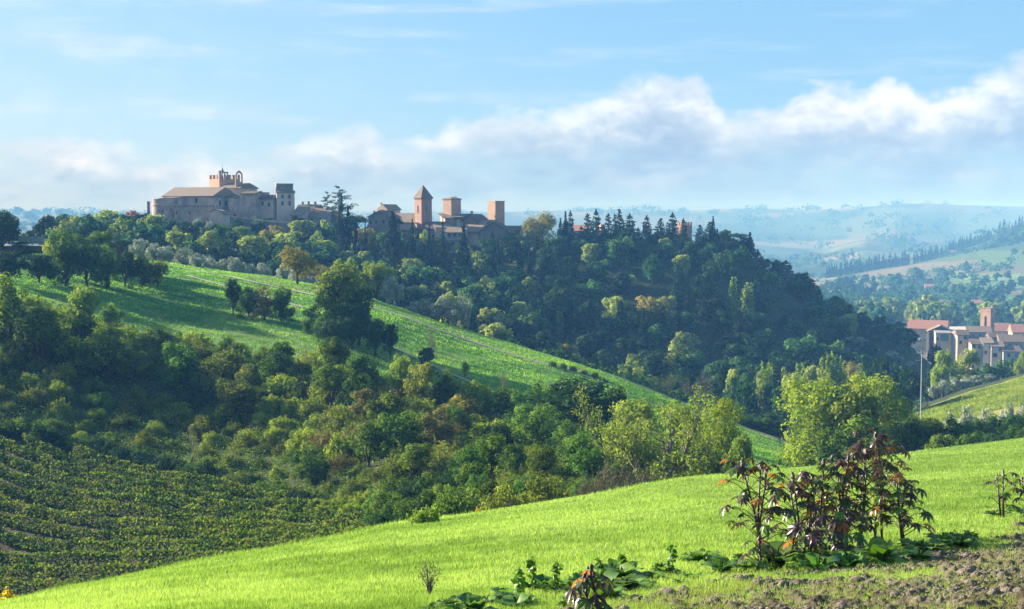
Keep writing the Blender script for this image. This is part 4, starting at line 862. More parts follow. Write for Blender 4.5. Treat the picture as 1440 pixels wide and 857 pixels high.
h = House(384, 300, 484, -22, 'two storey stone house leaning on the right side of the fortress', 'house', 'stone_house'); h.size(23, dep=6); h.wall(279.6, 'pink'); h.gablex(1.2, 'roofdark', .5, hip=.2)
for q, v in ((1.6, 288), (4.1, 286)): h.win('F', q, h.zz(v), .7, 1.2)
h.win('R', 2.5, h.zz(287), .8, 1.4)
# -- battlemented tower with turret, spire and bell arch
h = House(308.7, 275, 500, 40, 'square red brick tower with swallow battlements rising over the church hall', 'tower', 'battlemented_tower'); h.size(25, ws=19); h.wall(251.6, 'brick'); h.crenels('brick', 1.45, 1.0, .85, .4)
t = MB(); x, y, z = 3.2, 3.0, h.h
t.box(x-1.35, x+1.35, y-1.2, y+1.2, z+.003, z+.9)
for a in (-1.2, -.1, .95):
    for c in (-1.05, .75): t.box(x+a, x+a+.28, y+c, y+c+.28, z+.903, z+2.1)
t.box(x-1.4, x+1.4, y-1.25, y+1.25, z+2.103, z+2.5)
tt = t.build('turret', M['darkstone'], h.root); t = MB(); t.cyl(x-.3, y, z+2.503, z+4.1, .55, .05, 8); t.build('spire', M['roofdark'], tt); t = MB(); t.cyl(x-.3, y, z+4.0, z+5.9, .035, .02, 5); t.build('rod', M['metal'], tt)
t = MB(); t.box(.1, .75, .1, .75, z+.96, z+2.9); t.build('pinnacle', M['darkstone'], h.root)
h = House(336.3, 268, 494, 18, 'pointed brick bell arch standing open against the sky', 'bell arch', 'bell_arch', sink=1); b = MB(); z0, z1 = h.zz(268), h.zz(246)
out = [(-1.25, z0-1), (-1.25, z1), (-.85, z1+.9), (0, z1+1.6), (.85, z1+.9), (1.25, z1), (1.25, z0-1)]; inn = [(-.72, h.zz(256)), (-.72, z1-.1), (-.45, z1+.5), (0, z1+.8), (.45, z1+.5), (.72, z1-.1), (.72, h.zz(256))]
for i in range(6): b.prism([out[i], out[i+1], inn[i+1], inn[i]], 0, .8)
b.box(-.72, .72, 0, .8, z0-1, h.zz(256)); b.build('arch', M['brick'], h.root); b = MB(); b.cyl(0, .4, z1-.75, z1+.05, .38, .16, 10); b.tube([(0, .4, z1), (0, .4, z1+.8)], .04, 4); b.build('bell', M['bronze'], h.root)
# -- palace tower house
h = House(389.3, 295, 484, 16, 'tall pinkish tower house with a set-back dark upper storey', 'tower house', 'tower_house'); h.size(24, dep=6.2); h.wall(271, 'pink')
h.shed(.5, 'roof', .25, y1=1.6); z = h.h
for q in (1.9, 4.3): h.win('F', q, h.zz(276.6), .75, 1.1); h.win('F', q, h.zz(286), .65, 1.2, pane='shutter')
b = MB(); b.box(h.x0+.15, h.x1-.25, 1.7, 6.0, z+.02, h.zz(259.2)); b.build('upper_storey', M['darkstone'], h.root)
b = MB(); b.box(h.x0, h.x1-.1, 1.5, 6.15, h.zz(259.2)+.003, h.zz(258)); b.build('cornice', M['stone'], h.root); h.band('270' if False else (h.h-.3,), 'brick', .25, .08)
b = MB(); b.box(h.x0+1.8, h.x0+2.2, 1.62, 1.697, h.zz(266), h.zz(264)); b.box(h.x1-1.9, h.x1-1.55, 1.62, 1.697, h.zz(263.5), h.zz(261.8)); b.build('vent', M['palestone'], h.root)
# -- terrace retaining wall
tw = empty('terrace_wall', P(326, 312, 470), 0, 'long low retaining wall with pale coping under the fortress garden', 'wall'); ps = [(322, 305.5, 474), (345, 308, 470), (372, 311, 466), (398, 314, 464), (424, 314.5, 466)]; o = np.array(tw.location)
w = MB(); c = MB()
for (ua, va, da), (ub, vb, db) in zip(ps, ps[1:]):
    a = P(ua, va, da)-o; e = P(ub, vb, db)-o; nrm = np.array([0, .6, 0])
    for mb, dz0, dz1, ex in ((w, -3.2, 0, 0), (c, .003, .28, .12)):
        mb.add([a+(0, -ex, dz0), e+(0, -ex, dz0), e+nrm+(0, ex, dz0), a+nrm+(0, ex, dz0), a+(0, -ex, dz1), e+(0, -ex, dz1), e+nrm+(0, ex, dz1), a+nrm+(0, ex, dz1)], [(0, 3, 2, 1), (4, 5, 6, 7), (0, 1, 5, 4), (1, 2, 6, 5), (2, 3, 7, 6), (3, 0, 4, 7)])
w.build('wall', M['darkstone'], tw); c.build('coping', M['palestone'], tw)
def simple(u, vb, ve, d, th, wf, dep, rise, label, wm='stone', rm='roof', kind='x', wins=(), name='house', cat='house', hip=0, ch=(), ov=.45, sink=9, group=None):
    h = House(u, vb, d, th, label, cat, name, sink=sink, group=group); h.size(wf, dep=dep); h.wall(ve, wm)
    if kind == 'x':
        h.gablex(rise, rm, ov, hip=hip)
        if hip == 0:
            g = MB()
            for xa, xb in ((h.x0+.004, h.x0+.3), (h.x1-.3, h.x1-.004)): g.prismx([(.01, h.h+.003), (h.dep-.01, h.h+.003), (h.dep/2, h.h+rise-.03)], xa, xb)
            g.build('gable', M[wm], h.root)
    elif kind == 'y': h.gabley(rise, rm, ov, wallm=wm)
    elif kind == 's': h.shed(rise, rm, ov, wallm=wm)
    for f, q, v, a, b in wins: h.win(f, q, h.zz(v), a, b)
    for x, y, v in ch: h.chimney(x, y, h.zz(v))
    return h
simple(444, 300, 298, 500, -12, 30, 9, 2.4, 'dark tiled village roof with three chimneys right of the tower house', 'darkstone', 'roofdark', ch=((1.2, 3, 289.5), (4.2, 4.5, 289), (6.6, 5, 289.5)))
simple(424, 312, 303, 476, -14, 15, 7, 2.6, 'small stone house with pale roof below the tower house', 'stone', 'roofpale', 's')
simple(447, 316, 305.5, 482, -10, 22, 8, 2.6, 'brownish house with sloping roof left of the cedar', 'pink', 'roof', 's', wins=(('F', 2, 310, .7, 1), ('F', 4, 310, .7, 1)), ch=((3, 5, 301),))
simple(458, 318, 306.5, 478, -8, 11, 7, 2.2, 'narrow grey house directly left of the cedar', 'grey', 'roofpale', 's', wins=(('F', 1.4, 312, .8, 1.1),))
simple(443, 328, 322, 468, 8, 24, 7, 1.6, 'low shed-like house with dark eaves below the left village roofs', 'darkstone', 'roof', 's', ov=.8)
simple(470, 312, 302, 500, -10, 22, 8, 1.4, 'long roof partly hidden behind the cedar', 'stone', 'roof', 'x')
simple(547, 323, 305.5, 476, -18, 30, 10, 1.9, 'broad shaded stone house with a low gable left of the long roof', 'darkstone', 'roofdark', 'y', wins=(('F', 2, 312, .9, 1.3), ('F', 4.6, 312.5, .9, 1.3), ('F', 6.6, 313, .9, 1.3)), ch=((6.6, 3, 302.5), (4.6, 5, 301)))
simple(545.5, 302, 295, 505, 40, 16, 6, 1.7, 'small cream house with brown chimney peeping over the roofs', 'plaster', 'roofpale', 'x', ch=((.2, 4.5, 291),))
simple(586, 318, 308.4, 496, -9, 44, 10, 1.9, 'long church nave with pale tiled roof left of the bell tower', 'pink', 'roofpale', 'x', name='church_nave', cat='church')
simple(588, 324, 313.5, 484, -16, 26, 6, 1.4, 'lower aisle with red-brown roof before the nave', 'pink', 'roof', 's', name='church_aisle', cat='church')
# -- bell tower
h = House(592.8, 318, 480, 37, 'square brick bell tower with steep pyramid tile roof', 'bell tower', 'bell_tower'); h.size(14, ws=10.5); h.wall(279.2, 'brickred'); h.band((h.h-.3,), 'brickred', .3, .14); h.pyramid(h.zz(259.8)-h.h, 'roof', .38)
h.win('L', 2.2, h.zz(294), .62, 2.2, frame='brickred'); h.win('F', 2.1, h.zz(294), .62, 2.2, frame='brickred')
b = MB(); b.box(h.x0-.02, h.x1+.02, -.02, h.dep+.02, h.zz(304), h.zz(303.2)); b.build('string_course', M['brick'], h.root)
# -- tower with battered foot and low roof
h = House(634.6, 307, 486, 43, 'square buff tower with low tile cap between the bell tower and the flat tower', 'tower', 'square_tower'); h.size(13.2, ws=12.4); h.wall(280.8, 'brick'); h.pyramid(1.0, 'roofpale', .25, th=.3); h.chimney(3.2, 1.5, h.h+.5, .5, .4)
simple(626, 312, 307, 482, 20, 18, 5.5, 1.2, 'small roof at the left foot of the low-capped tower', 'stone', 'roof', 's', ov=.7)
simple(648, 322, 306, 482, -25, 26, 7, 1.0, 'dark sloping wall in front of the low-capped tower', 'darkstone', 'roofdark', 's')
# -- flat square tower
h = House(696.6, 322, 484, 39, 'tall plain square brick tower with flat top, rightmost of the three', 'tower', 'flat_tower'); h.size(12.9, ws=11.0); h.wall(283.6, 'brick'); b = MB(); b.box(h.x0-.05, h.x1+.05, -.05, h.dep+.05, h.h+.003, h.h+.22); b.build('coping', M['stone'], h.root)
simple(690, 318, 311, 488, -8, 20, 6, 1.1, 'low long roof left of the flat square tower', 'pink', 'roofpale', 'x'); simple(696, 322, 313.5, 480, -6, 24, 5, .8, 'lower roof strip at the left foot of the flat tower', 'stone', 'roof', 's')
simple(670.5, 322, 310.5, 478, -28, 20, 8, 2.0, 'brown stone house with asymmetrical gable right of the low-capped tower', 'darkstone', 'roofdark', 'y', wins=(('F', 1.5, 316, .6, .8),), ch=((3, 2, 303), (3.7, 3, 303.2)))
h = House(643, 322, 474, 0, 'slim pale double chimney on the roofs below the low-capped tower', 'chimney', 'chimney_stack', sink=1); h.size(3, dep=.7); h.wall(309, 'plaster', x1=.3); b = MB(); b.box(.5, .8, 0, .7, -1, h.zz(310)); b.build('flue', M['plaster'], h.root)
simple(672, 330, 326.5, 472, -24, 40, 8, 3.6, 'wide lichen-pale roof sloping towards the valley above the white house', 'stone', 'roofpale', 's')
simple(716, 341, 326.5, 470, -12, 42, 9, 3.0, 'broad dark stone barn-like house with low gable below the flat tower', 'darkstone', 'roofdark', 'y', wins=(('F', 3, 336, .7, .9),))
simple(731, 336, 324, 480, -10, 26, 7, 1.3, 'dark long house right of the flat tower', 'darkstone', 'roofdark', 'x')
h = simple(651, 349, 327.5, 466, -10, 26, 7, 1.6, 'white village house with loggia windows and dark balcony', 'white', 'roof', 's', wins=(('F', .9, 331, 1.2, 1.1), ('F', 2.7, 331, 1.2, 1.1), ('F', 4.5, 331, 1.2, 1.1), ('F', 3.4, 344, .9, 1.4), ('F', 1.2, 345, .6, .8)))
b = MB(); b.box(h.x0, h.x1, -1.1, -.003, h.zz(339.4), h.zz(338.6)); bb = b.build('balcony', M['shutter'], h.root); b = MB()
for i in range(14): q = h.x0+.1+i*(h.w-.2)/13; b.box(q-.03, q+.03, -1.08, -1.02, h.zz(338.6)+.002, h.zz(335))
b.box(h.x0, h.x1, -1.1, -1.0, h.zz(335)+.002, h.zz(334.4)); b.build('railing', M['shutter'], bb)
simple(622, 332, 322, 476, -10, 24, 8, 2.2, 'grey house with wide roof behind the cypress below the bell tower', 'grey', 'roofdark', 'x')
simple(612, 330, 320.5, 474, 8, 22, 7, 1.6, 'buff house below the bell tower', 'stone', 'roofpale', 's')
# red roofs behind the conifers and the battlemented gate tower
simple(822, 340, 325, 482, -14, 18, 8, 1.8, 'house with red roof glimpsed between the conifers of the crest', 'pink', 'roofred', 'x')
h = House(845, 342, 480, 20, 'narrow pink tower glimpsed between two conifers', 'tower', 'slim_tower'); h.size(6, dep=3); h.wall(317, 'brick'); h.band((h.h+.003,), 'stone', .25, .08)
h = House(958.5, 338, 476, 34, 'small red battlemented gate tower above the trees right of the conifers', 'tower', 'gate_tower'); h.size(16, ws=5.5); h.wall(317.2, 'brickred'); h.crenels('brickred', 1.1, .75, .6, .3); h.band((h.h-1.5,), 'brick', .15, .05)
h = House(1047, 357, 468, -16, 'sunlit pale terrace wall under the umbrella pines', 'wall', 'terrace_wall', sink=8); h.size(38, dep=6); h.wall(341, 'palestone'); h.band((h.h+.003,), 'plaster', .3, .15, 'coping')
simple(1074, 383, 373, 462, -12, 8, 4, .9, 'tiny red-roofed hut at the right end of the hilltop', 'brickred', 'roofred', 'x', wins=(('F', .9, 377.5, .5, .7),))

# -- the lower town on the right, about 650 m away
T = 640.
simple(1331, 476, 463.5, 700, -20, 50, 18, 3.6, 'large market hall with a wide red roof at the left of the lower town', 'plaster', 'roofred', 'x', name='hall', cat='hall', wins=(('F', 4, 468, 1.6, 1.4), ('F', 9, 468, 1.6, 1.4)))
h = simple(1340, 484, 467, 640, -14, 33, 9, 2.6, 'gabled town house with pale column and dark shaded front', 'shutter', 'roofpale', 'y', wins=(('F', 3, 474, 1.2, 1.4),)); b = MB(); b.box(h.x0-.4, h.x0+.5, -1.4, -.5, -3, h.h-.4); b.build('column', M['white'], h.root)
h = simple(1338, 485, 469, 632, -10, 21, 8, .5, 'modern block with a large teal window', 'grey', 'grey', 's', ov=.2); h.win('F', 3.0, h.zz(475), 3.4, 3.0, pane='teal'); h.win('F', 6.1, h.zz(477), .9, 1.3)
simple(1349, 490, 471, 626, 10, 14, 8, 1.6, 'pale town house right of the teal-windowed block', 'white', 'roofpale', 'x', wins=(('F', 1.2, 476, .8, 1.2), ('F', 3, 476, .8, 1.2), ('F', 1.2, 483, .8, 1.2)))
simple(1362, 492, 471.5, 622, -12, 15, 8, 1.8, 'cream town house with brown roof in the middle of the row', 'plaster', 'roofdark', 'x', wins=(('F', 1.5, 475, 1.0, 1.3), ('F', 3.4, 482, 1.0, 1.3)))
simple(1394, 480, 467.5, 640, -8, 32, 9, 2.2, 'long grey house below the church tower', 'grey', 'roofpale', 'x', wins=(('F', 2, 473, .9, 1.2), ('F', 5, 473, .9, 1.2), ('F', 8, 473.5, .9, 1.2)))
simple(1388, 490, 481, 618, -10, 24, 8, 1.8, 'low house with dark roof above the white row', 'white', 'roofdark', 'x')
simple(1382, 505, 484.5, 606, -12, 15, 8, 1.4, 'white house with two upper windows under the dark roof', 'white', 'roofdark', 's', wins=(('F', 1.4, 488, .9, 1.3), ('F', 3.6, 488, .9, 1.3), ('F', 2.4, 497, .9, 1.3)))
simple(1397, 505, 483, 604, -10, 14, 8, 1.5, 'white house with a small lit roof in the middle of the lower row', 'white', 'roofpale', 's', wins=(('F', 1.4, 488, .9, 1.4), ('F', 3.2, 496, .9, 1.3)))
simple(1411, 508, 488, 600, -14, 16, 8, 1.5, 'white house with projecting bay at the right of the lower row', 'white', 'roof', 's', wins=(('F', 1.4, 492, 1, 1.2), ('F', 3.4, 500, 1.6, 1.6)))
simple(1410, 492, 474.5, 622, -6, 17, 8, 1.6, 'dark roofed tall house in front of the church', 'darkstone', 'roofdark', 'x')
simple(1440, 492, 481, 615, -8, 32, 10, 2.6, 'brown roofed house at the right edge of the lower town', 'stone', 'roof', 'x', wins=(('F', 3, 486, 1, 1.3), ('F', 6, 486, 1, 1.3)))
simple(1436, 512, 495, 596, -10, 24, 8, 1.6, 'grey-white house at the lower right of the town', 'white', 'roofdark', 's', wins=(('F', 2, 500, 1, 1.4), ('F', 5, 500, 1, 1.4), ('F', 3.5, 508, 1, 1.2)))
simple(1430, 474, 466, 700, -10, 34, 12, 3.4, 'cream house with red roof right of the church tower', 'plaster', 'roofred', 'x', hip=.25)
simple(1462, 482, 468, 680, -10, 36, 12, 3.4, 'pale house with red roof at the right edge', 'plaster', 'roofred', 'x', wins=(('F', 8, 474, 1, 1.3),))
simple(1380, 470, 464.5, 720, -5, 46, 10, .8, 'long white flat-roofed building behind the town row', 'white', 'white', 's', ov=.2)
h = House(1392.5, 470, 655, 42, 'tall square brick church tower with open arches in the lower town', 'church tower', 'church_tower'); h.size(8.5, ws=10.5); h.wall(434.5, 'brick'); h.band((h.h+.003,), 'brickred', .35, .22); h.band((h.zz(439),), 'brickred', .25, .1, 'string_course')
for f, q, in (('F', 1.85), ('L', 2.5)): h.win(f, q, h.zz(453), 1.0, 4.8, frame='brickred', name='belfry_opening')
for (u, vb, ve, d, wf, l) in ((1300, 436, 431, 1180, 20, 'far pinkish roof left of the farmyard trees'), (1395, 433, 427, 1150, 26, 'far long red-roofed block above the tree belt, left'), (1420, 437, 430, 1130, 24, 'far red-roofed block above the tree belt, middle'), (1442, 436, 429, 1150, 20, 'far red-roofed block above the tree belt, right'),
     (1345, 433, 427, 1200, 22, 'far red roof behind the tree belt'), (1316, 410, 403.5, 1450, 14, 'far farmhouse with pale wall on the valley floor'), (1350, 409, 405, 1500, 14, 'far white low farm building near a dark cypress'), (1250, 413, 406, 1450, 5, 'far narrow white tower house in the valley'), (1292, 446, 441, 1000, 8, 'far pink house inside the tree belt')):
    simple(u, vb, ve, d, -12, wf, 10, 2.4, l, 'plaster' if 'white' not in l else 'white', 'roofred' if 'white' not in l else 'roofpale', 'x', name='farmhouse')
for (u, vb, ve, d, wf, l) in ((1369, 357, 352.5, 2330, 9, 'white farmhouse with red roof high on the right hillside'), (1343, 359, 355, 2280, 6, 'smaller cream farmhouse left of the white one on the hillside'), (1432, 352, 344, 2380, 20, 'big pale farmhouse near the skyline at the right'), (1197, 323, 320.5, 3600, 6, 'faint white house in the haze far beyond the hill'),):
    simple(u, vb, ve, d, -20, wf, 12, 3, l, 'white', 'roofpale', 'x', name='farmhouse', sink=6)
# -- parked cars by the hall
def car(u, v, d, rz, paint, label):
    p = P(u, v, d); p[2] = max(p[2], float(zt(p[0], p[1])))
    r = empty('parked_car', p, rz, label, 'car'); b = MB()
    b.prism([(-2.1, .35), (2.1, .35), (2.15, .75), (1.3, .95), (.7, 1.42), (-1.1, 1.45), (-1.9, 1.0), (-2.15, .8)], -.85, .85); body = b.build('body', M[paint], r)
    b = MB(); b.prism([(.66, .98), (1.15, .98), (.62, 1.36), (-1.05, 1.38), (-1.6, 1.0)], -.86, .86); b.build('glass', M['window'], body)
    for x in (-1.35, 1.35):
        for y in (-.8, .8): w = MB(); w.tube([(x, y-.1, .33), (x, y+.1, .33)], .33, 12); w.build('wheel', M['rubber'], r)
car(1286, 481, 632, .2, 'carpaint', 'small white car parked left of the town house with the pale column'); car(1296, 480, 640, .4, 'cargrey', 'grey car parked beside the white one')
# -- utility pole
p = gp(1298, 232); h = float(vz(493))*232-p[2]; r = empty('utility_pole', p, 0, 'pale concrete utility pole right of the big yellow trees', 'utility pole'); b = MB(); b.tube([(0, 0, -1), (0, 0, h)], [.12, .07], 8); b.build('pole', M['concrete'], r)
b = MB(); b.box(-.8, .45, -.06, .06, h-.55, h-.42); b.box(-1.0, -.2, -.06, .06, h-1.7, h-1.58); ca = b.build('crossarm', M['metal'], r)
for x in (-.7, -.1, .4): b = MB(); b.cyl(x, 0, h-.42, h-.1, .06, .05, 8); b.build('insulator', M['white'], ca)
# -- worn tracks along the striped field
def track(name, pts, w, lab):
    us = np.arange(pts[0][0], pts[-1][0], 3.); vs = np.interp(us, [p[0] for p in pts], [p[1] for p in pts]); A = np.array([hit(u, v, 185, 300) for u, v in zip(us, vs)])
    for _ in range(6): A[1:-1] = (A[:-2]+2*A[1:-1]+A[2:])/4
    T = unit(np.gradient(A[:, :2], axis=0)); Nn = np.stack([-T[:, 1], T[:, 0]], 1); V = []
    for s_ in (-.5, .5):
        q = A[:, :2]+Nn*w*s_; V.append(np.stack([q[:, 0], q[:, 1], zt(q[:, 0], q[:, 1])+.14], 1))
    n = len(A); i = np.arange(n-1); o = obj(name, nmesh(name, np.concatenate(V), np.stack([i, i+1, i+1+n, i+n], 1), M['dirt'])); return tag(o, kind='structure')
track('path', [(238, 374), (320, 389), (420, 411), (500, 427), (560, 443), (640, 473), (720, 499), (800, 522), (862, 543)], 1.1, '')
track('path', [(262, 388), (300, 398), (345, 412), (400, 425), (430, 434)], .9, '')
track('path', [(500, 470), (560, 492), (620, 520), (690, 550), (740, 572)], .8, '')
# -- road with guard rail at far left
rp = [(-120, 352), (0, 350.5), (30, 350), (60, 349.5), (75, 349)]
w = MB()
pr = [gp(u, 297) for u, v in rp]; zr = max(q[2] for q in pr)+.5
w.add([(q[0], 290, zr-2.6) for q in pr]+[(q[0], 303, zr-2.6) for q in pr]+[(q[0], 292, zr) for q in pr]+[(q[0], 301, zr) for q in pr], [(10+i, 11+i, 16+i, 15+i) for i in range(4)]+[(i, i+1, 11+i, 10+i) for i in range(4)])
rd = w.build('road', M['asphalt']); tag(rd, kind='structure')
gr = empty('guard_rail', (pr[2][0], 292, zr), 0, 'blue-grey metal guard rail along the road at far left', 'guard rail')
ox = pr[2][0]; b = MB(); b.prismx([(-.1, .45), (-.02, .52), (-.1, .6), (-.02, .68), (-.1, .76), (-.03, .76), (.05, .68), (-.03, .6), (.05, .52), (-.03, .45)], pr[0][0]-ox, pr[4][0]-ox); b.build('rail', M['metal'], gr)
b = MB(); b.box(pr[0][0]-ox, pr[4][0]-ox, -.05, .0, .9, 1.9); b.build('mesh_panel', M['metal'], gr)
for i in range(15):
    q = pr[4][0]-ox-.5-i*2.; b = MB(); b.box(q-.06, q+.06, .01, .12, 0, 2.); b.build('post', M['metal'], gr)
# ------------------------------------------------------------------ near ground: meadow, soil, weeds, castor plants, vineyard
g = np.random.default_rng(77)
def crest(s): return kd(2, s)
SOIL = [(600, 900), (820, 858), (905, 842), (980, 822), (1045, 809), (1142, 805), (1206, 793), (1271, 782), (1336, 771), (1384, 762), (1440, 732), (1520, 700), (1900, 640)]
sx_, sv_ = np.array(SOIL).T
def soilness(x, y):
    z = zt(x, y); s = 720+F*x/y; v = 310-F*z/y
    v = v-4.5  # rows grow slightly towards the frame foot
    return (v-np.interp(s, sx_, sv_))/14.0
def blades(n, s0, s1, fn, hh, ww, seed, keep=None, name='grass', m='grass', rndf=None, lab=''):
    g = np.random.default_rng(seed); s = g.uniform(s0, s1, n); y = fn(g, s); x = (s-720)/F*y
    if keep is not None: k = keep(g, x, y, s); x, y, s = x[k], y[k], s[k]
    n = len(x); z = zt(x, y)
    h = hh*g.uniform(.5, 1.3, n)*(.75+.7*vnoise(x*.9, y*.9, 4))*(1+1.6*(np.abs(y/crest(s)-1) < .05)*vnoise(x*.7, y*.7, 19)); w = np.maximum(ww, y*.0007)*g.uniform(.7, 1.3, n); a = g.uniform(0, pi, n); ln = g.normal(size=(n, 2))*h[:, None]*.45
    dx = np.cos(a)*w*.5; dy = np.sin(a)*w*.5
    b0 = np.stack([x-dx, y-dy, z-.02], 1); b1 = np.stack([x+dx, y+dy, z-.02], 1); tp = np.stack([x+ln[:, 0], y+ln[:, 1], z+h], 1)
    q = np.clip(g.normal(.5, .18, n)+(vnoise(x*.25, y*.25, 8)-.5)*.9+(vnoise(x*1.3, y*1.3, 2)-.5)*.6+(vnoise(x*3.7, y*3.7, 12)-.5)*.7, 0, 1)
    me = nmesh(name, np.stack([b0, b1, tp], 1).reshape(-1, 3), np.arange(n*3).reshape(n, 3), M[m], rnd=np.repeat(q, 3))
    o = obj(name, me); tag(o, lab, None, kind='stuff'); return o
blades(420000, -60, 1560, lambda g, s: 1/g.uniform(1/(crest(s)*1.05), 1/12., len(s)), .055, .011, 1, lambda g, x, y, s: g.random(len(x)) > np.clip(soilness(x, y)*1.0, 0, .75)*(vnoise(x*1.1, y*1.1, 15) > .38), 'meadow_grass', 'grass', lab='short bright green meadow grass')
blades(60000, 560, 1560, lambda g, s: 1/g.uniform(1/26., 1/12., len(s)), .06, .011, 2, lambda g, x, y, s: (soilness(x, y) > -.2) & (vnoise(x*1.6, y*1.6, 6) > .36), 'dry_grass', 'dry', lab='dry pale grass and stubble on the dug soil')
blades(230000, -150, 1210, lambda g, s: g.uniform(kd(5, s), kd(6, s)*1.01, len(s)), .20, .05, 3, lambda g, x, y, s: np.sin((.54*x+.84*y)*2*pi/3.4+3*vnoise(x*.05, y*.05, 3))+1.6*vnoise(x*.15, y*.15, 5)+1.4*g.random(len(x)) > 1.05, 'field_grass', 'field', lab='long grass on the striped field')
blades(30000, 1270, 1640, lambda g, s: g.uniform(kd(6, s)+15, kd(7, s)*1.01, len(s)), .35, .08, 4, None, 'slope_grass', 'lime', lab='yellowish grass on the slope at right')
# fine soil sheet with real relief
nx_, ny_ = 420, 260
S = np.linspace(560, 1600, nx_)[None, :]; Y = (1/np.linspace(1/11.0, 1/27., ny_))[:, None]; X = (S-720)/F*Y; Y = Y+0*X; Z = zt(X, Y); k = np.clip(soilness(X, Y)*.5+.1+fbm(X*1.2, Y*1.2, 4, 3)*2.2, 0, 1)
rel = abs(fbm(X*3.2, Y*3.2, 5, 31))*.24+fbm(X*16, Y*16, 3, 41)*.10
Z = Z-.05+k*(.045+rel); V = np.stack([X, Y, Z], -1).reshape(-1, 3)
c0 = np.array([.21, .17, .12]); c1 = np.array([.085, .065, .048]); q = np.clip(fbm(X*3, Y*3, 4, 51)*2+.5, 0, 1)[..., None]; gr_ = np.array([.13, .2, .04]); kk = np.clip(k*1.3, 0, 1)[..., None]
tt = (c0*q+c1*(1-q))*kk+gr_*(1-kk); i = np.arange((ny_-1)*(nx_-1)); r = i//(nx_-1); c = i % (nx_-1); a = r*nx_+c
so_ = obj('soil', nmesh('soil', V, np.stack([a, a+1, a+nx_+1, a+nx_], 1), M['ground'], smooth=True, tint=tt.reshape(-1, 3))); tag(so_, kind='structure')
# clods
t = (1+5**.5)/2; ico = unit(np.array([(-1,t,0),(1,t,0),(-1,-t,0),(1,-t,0),(0,-1,t),(0,1,t),(0,-1,-t),(0,1,-t),(t,0,-1),(t,0,1),(-t,0,-1),(-t,0,1)], float))
icf = np.array([(0,11,5),(0,5,1),(0,1,7),(0,7,10),(0,10,11),(1,5,9),(5,11,4),(11,10,2),(10,7,6),(7,1,8),(3,9,4),(3,4,2),(3,2,6),(3,6,8),(3,8,9),(4,9,5),(2,4,11),(6,2,10),(8,6,7),(9,8,1)])
n = 14000; s = g.uniform(700, 1580, n); y = 1/g.uniform(1/26., 1/12., n); x = (s-720)/F*y; kp = (soilness(x, y) > .25) & (fbm(x*1.2, y*1.2, 4, 3) > .02); x, y = x[kp], y[kp]; n = len(x)
sz = g.uniform(.008, .03, n)*(1+1.5*(g.random(n) > .95)); V = ico[None]*sz[:, None, None]*g.uniform(.6, 1.4, (n, 12, 1))*np.array([1.2, 1.2, .75]); V = V+np.stack([x, y, zt(x, y)+.03+sz*.2], 1)[:, None, :]
tag(obj('soil_clods', nmesh('soil_clods', V.reshape(-1, 3), (icf[None]+12*np.arange(n)[:, None, None]).reshape(-1, 3), M['clod'])), 'crumbly brown clods of dug soil', kind='stuff')
# undergrowth between the shrubs, and under the trees of the far hill
def cover(n, s0, s1, dlo, dhi, size, R, m, name, lab, seed, keep=None, hz=.3):
    g = np.random.default_rng(seed); kq = max(1, n//26); s = g.uniform(s0, s1, kq); a = dlo(s); b = dhi(s); y = a+(b-a)*g.random(kq); x = (s-720)/F*y
    if keep is not None: k = keep(x, y, s); x, y = x[k], y[k]
    C = np.stack([x, y, zt(x, y)+hz*g.uniform(0, 1, len(x))], 1); A = leafset(g, C, R*g.uniform(.5, 1.4, len(x)), int(n*len(x)/kq), size, sq=(1, 1, .7))
    o = obj(name, pack(name, [A], M[m])); return tag(o, lab, None, kind='stuff')
cover(200000, -200, 1000, lambda s: np.where(s < 500, kd(4, s), kd(3, s)-2), lambda s: kd(5, s)+4, .17, .9, 'scrub', 'undergrowth', 'low green brambles and undergrowth between the shrubs', 5, hz=.5)
cover(60000, -200, 1000, lambda s: np.where(s < 500, kd(4, s), kd(3, s)-2), lambda s: kd(5, s)+4, .20, .8, 'brownish', 'dry_undergrowth', 'brownish dry weeds and grass between the shrubs', 6, lambda x, y, s: vnoise(x/6, y/6, 3) > .45, hz=.4)
cover(30000, 1000, 1620, lambda s: kd(3, s), lambda s: kd(5, s)+25, .22, 1., 'scrub', 'undergrowth', 'green undergrowth behind the meadow on the right', 7)
cover(70000, 60, 1300, lambda s: kd(7, s)-30*(s > 600), lambda s: kd(9, s)+np.where(s > 1045, 14, 2), .6, 1.7, 'hill', 'wood_undergrowth', 'dense dark undergrowth of the wooded hill', 8, hz=1.)
cover(26000, 700, 1290, lambda s: kd(6, s)+8, lambda s: kd(7, s)+20, .5, 1.4, 'hill', 'hollow_undergrowth', 'undergrowth in the hollow below the wooded hill', 9, hz=.8)
cover(34000, 1120, 1600, lambda s: 1050+0*s, lambda s: 2450+0*s, 3.2, 6., 'hill', 'far_woods', 'small far woods and hedges on the valley floor', 10, lambda x, y, s: vnoise(x/90, y/160, 7) > .52, hz=3)
cover(30000, -100, 1600, lambda s: 2600+0*s, lambda s: 6600+0*s, 11., 22., 'hill', 'distant_woods', 'distant blue woods on the hazy hills', 11, lambda x, y, s: vnoise(x/330, y/500, 4) > .5, hz=8)
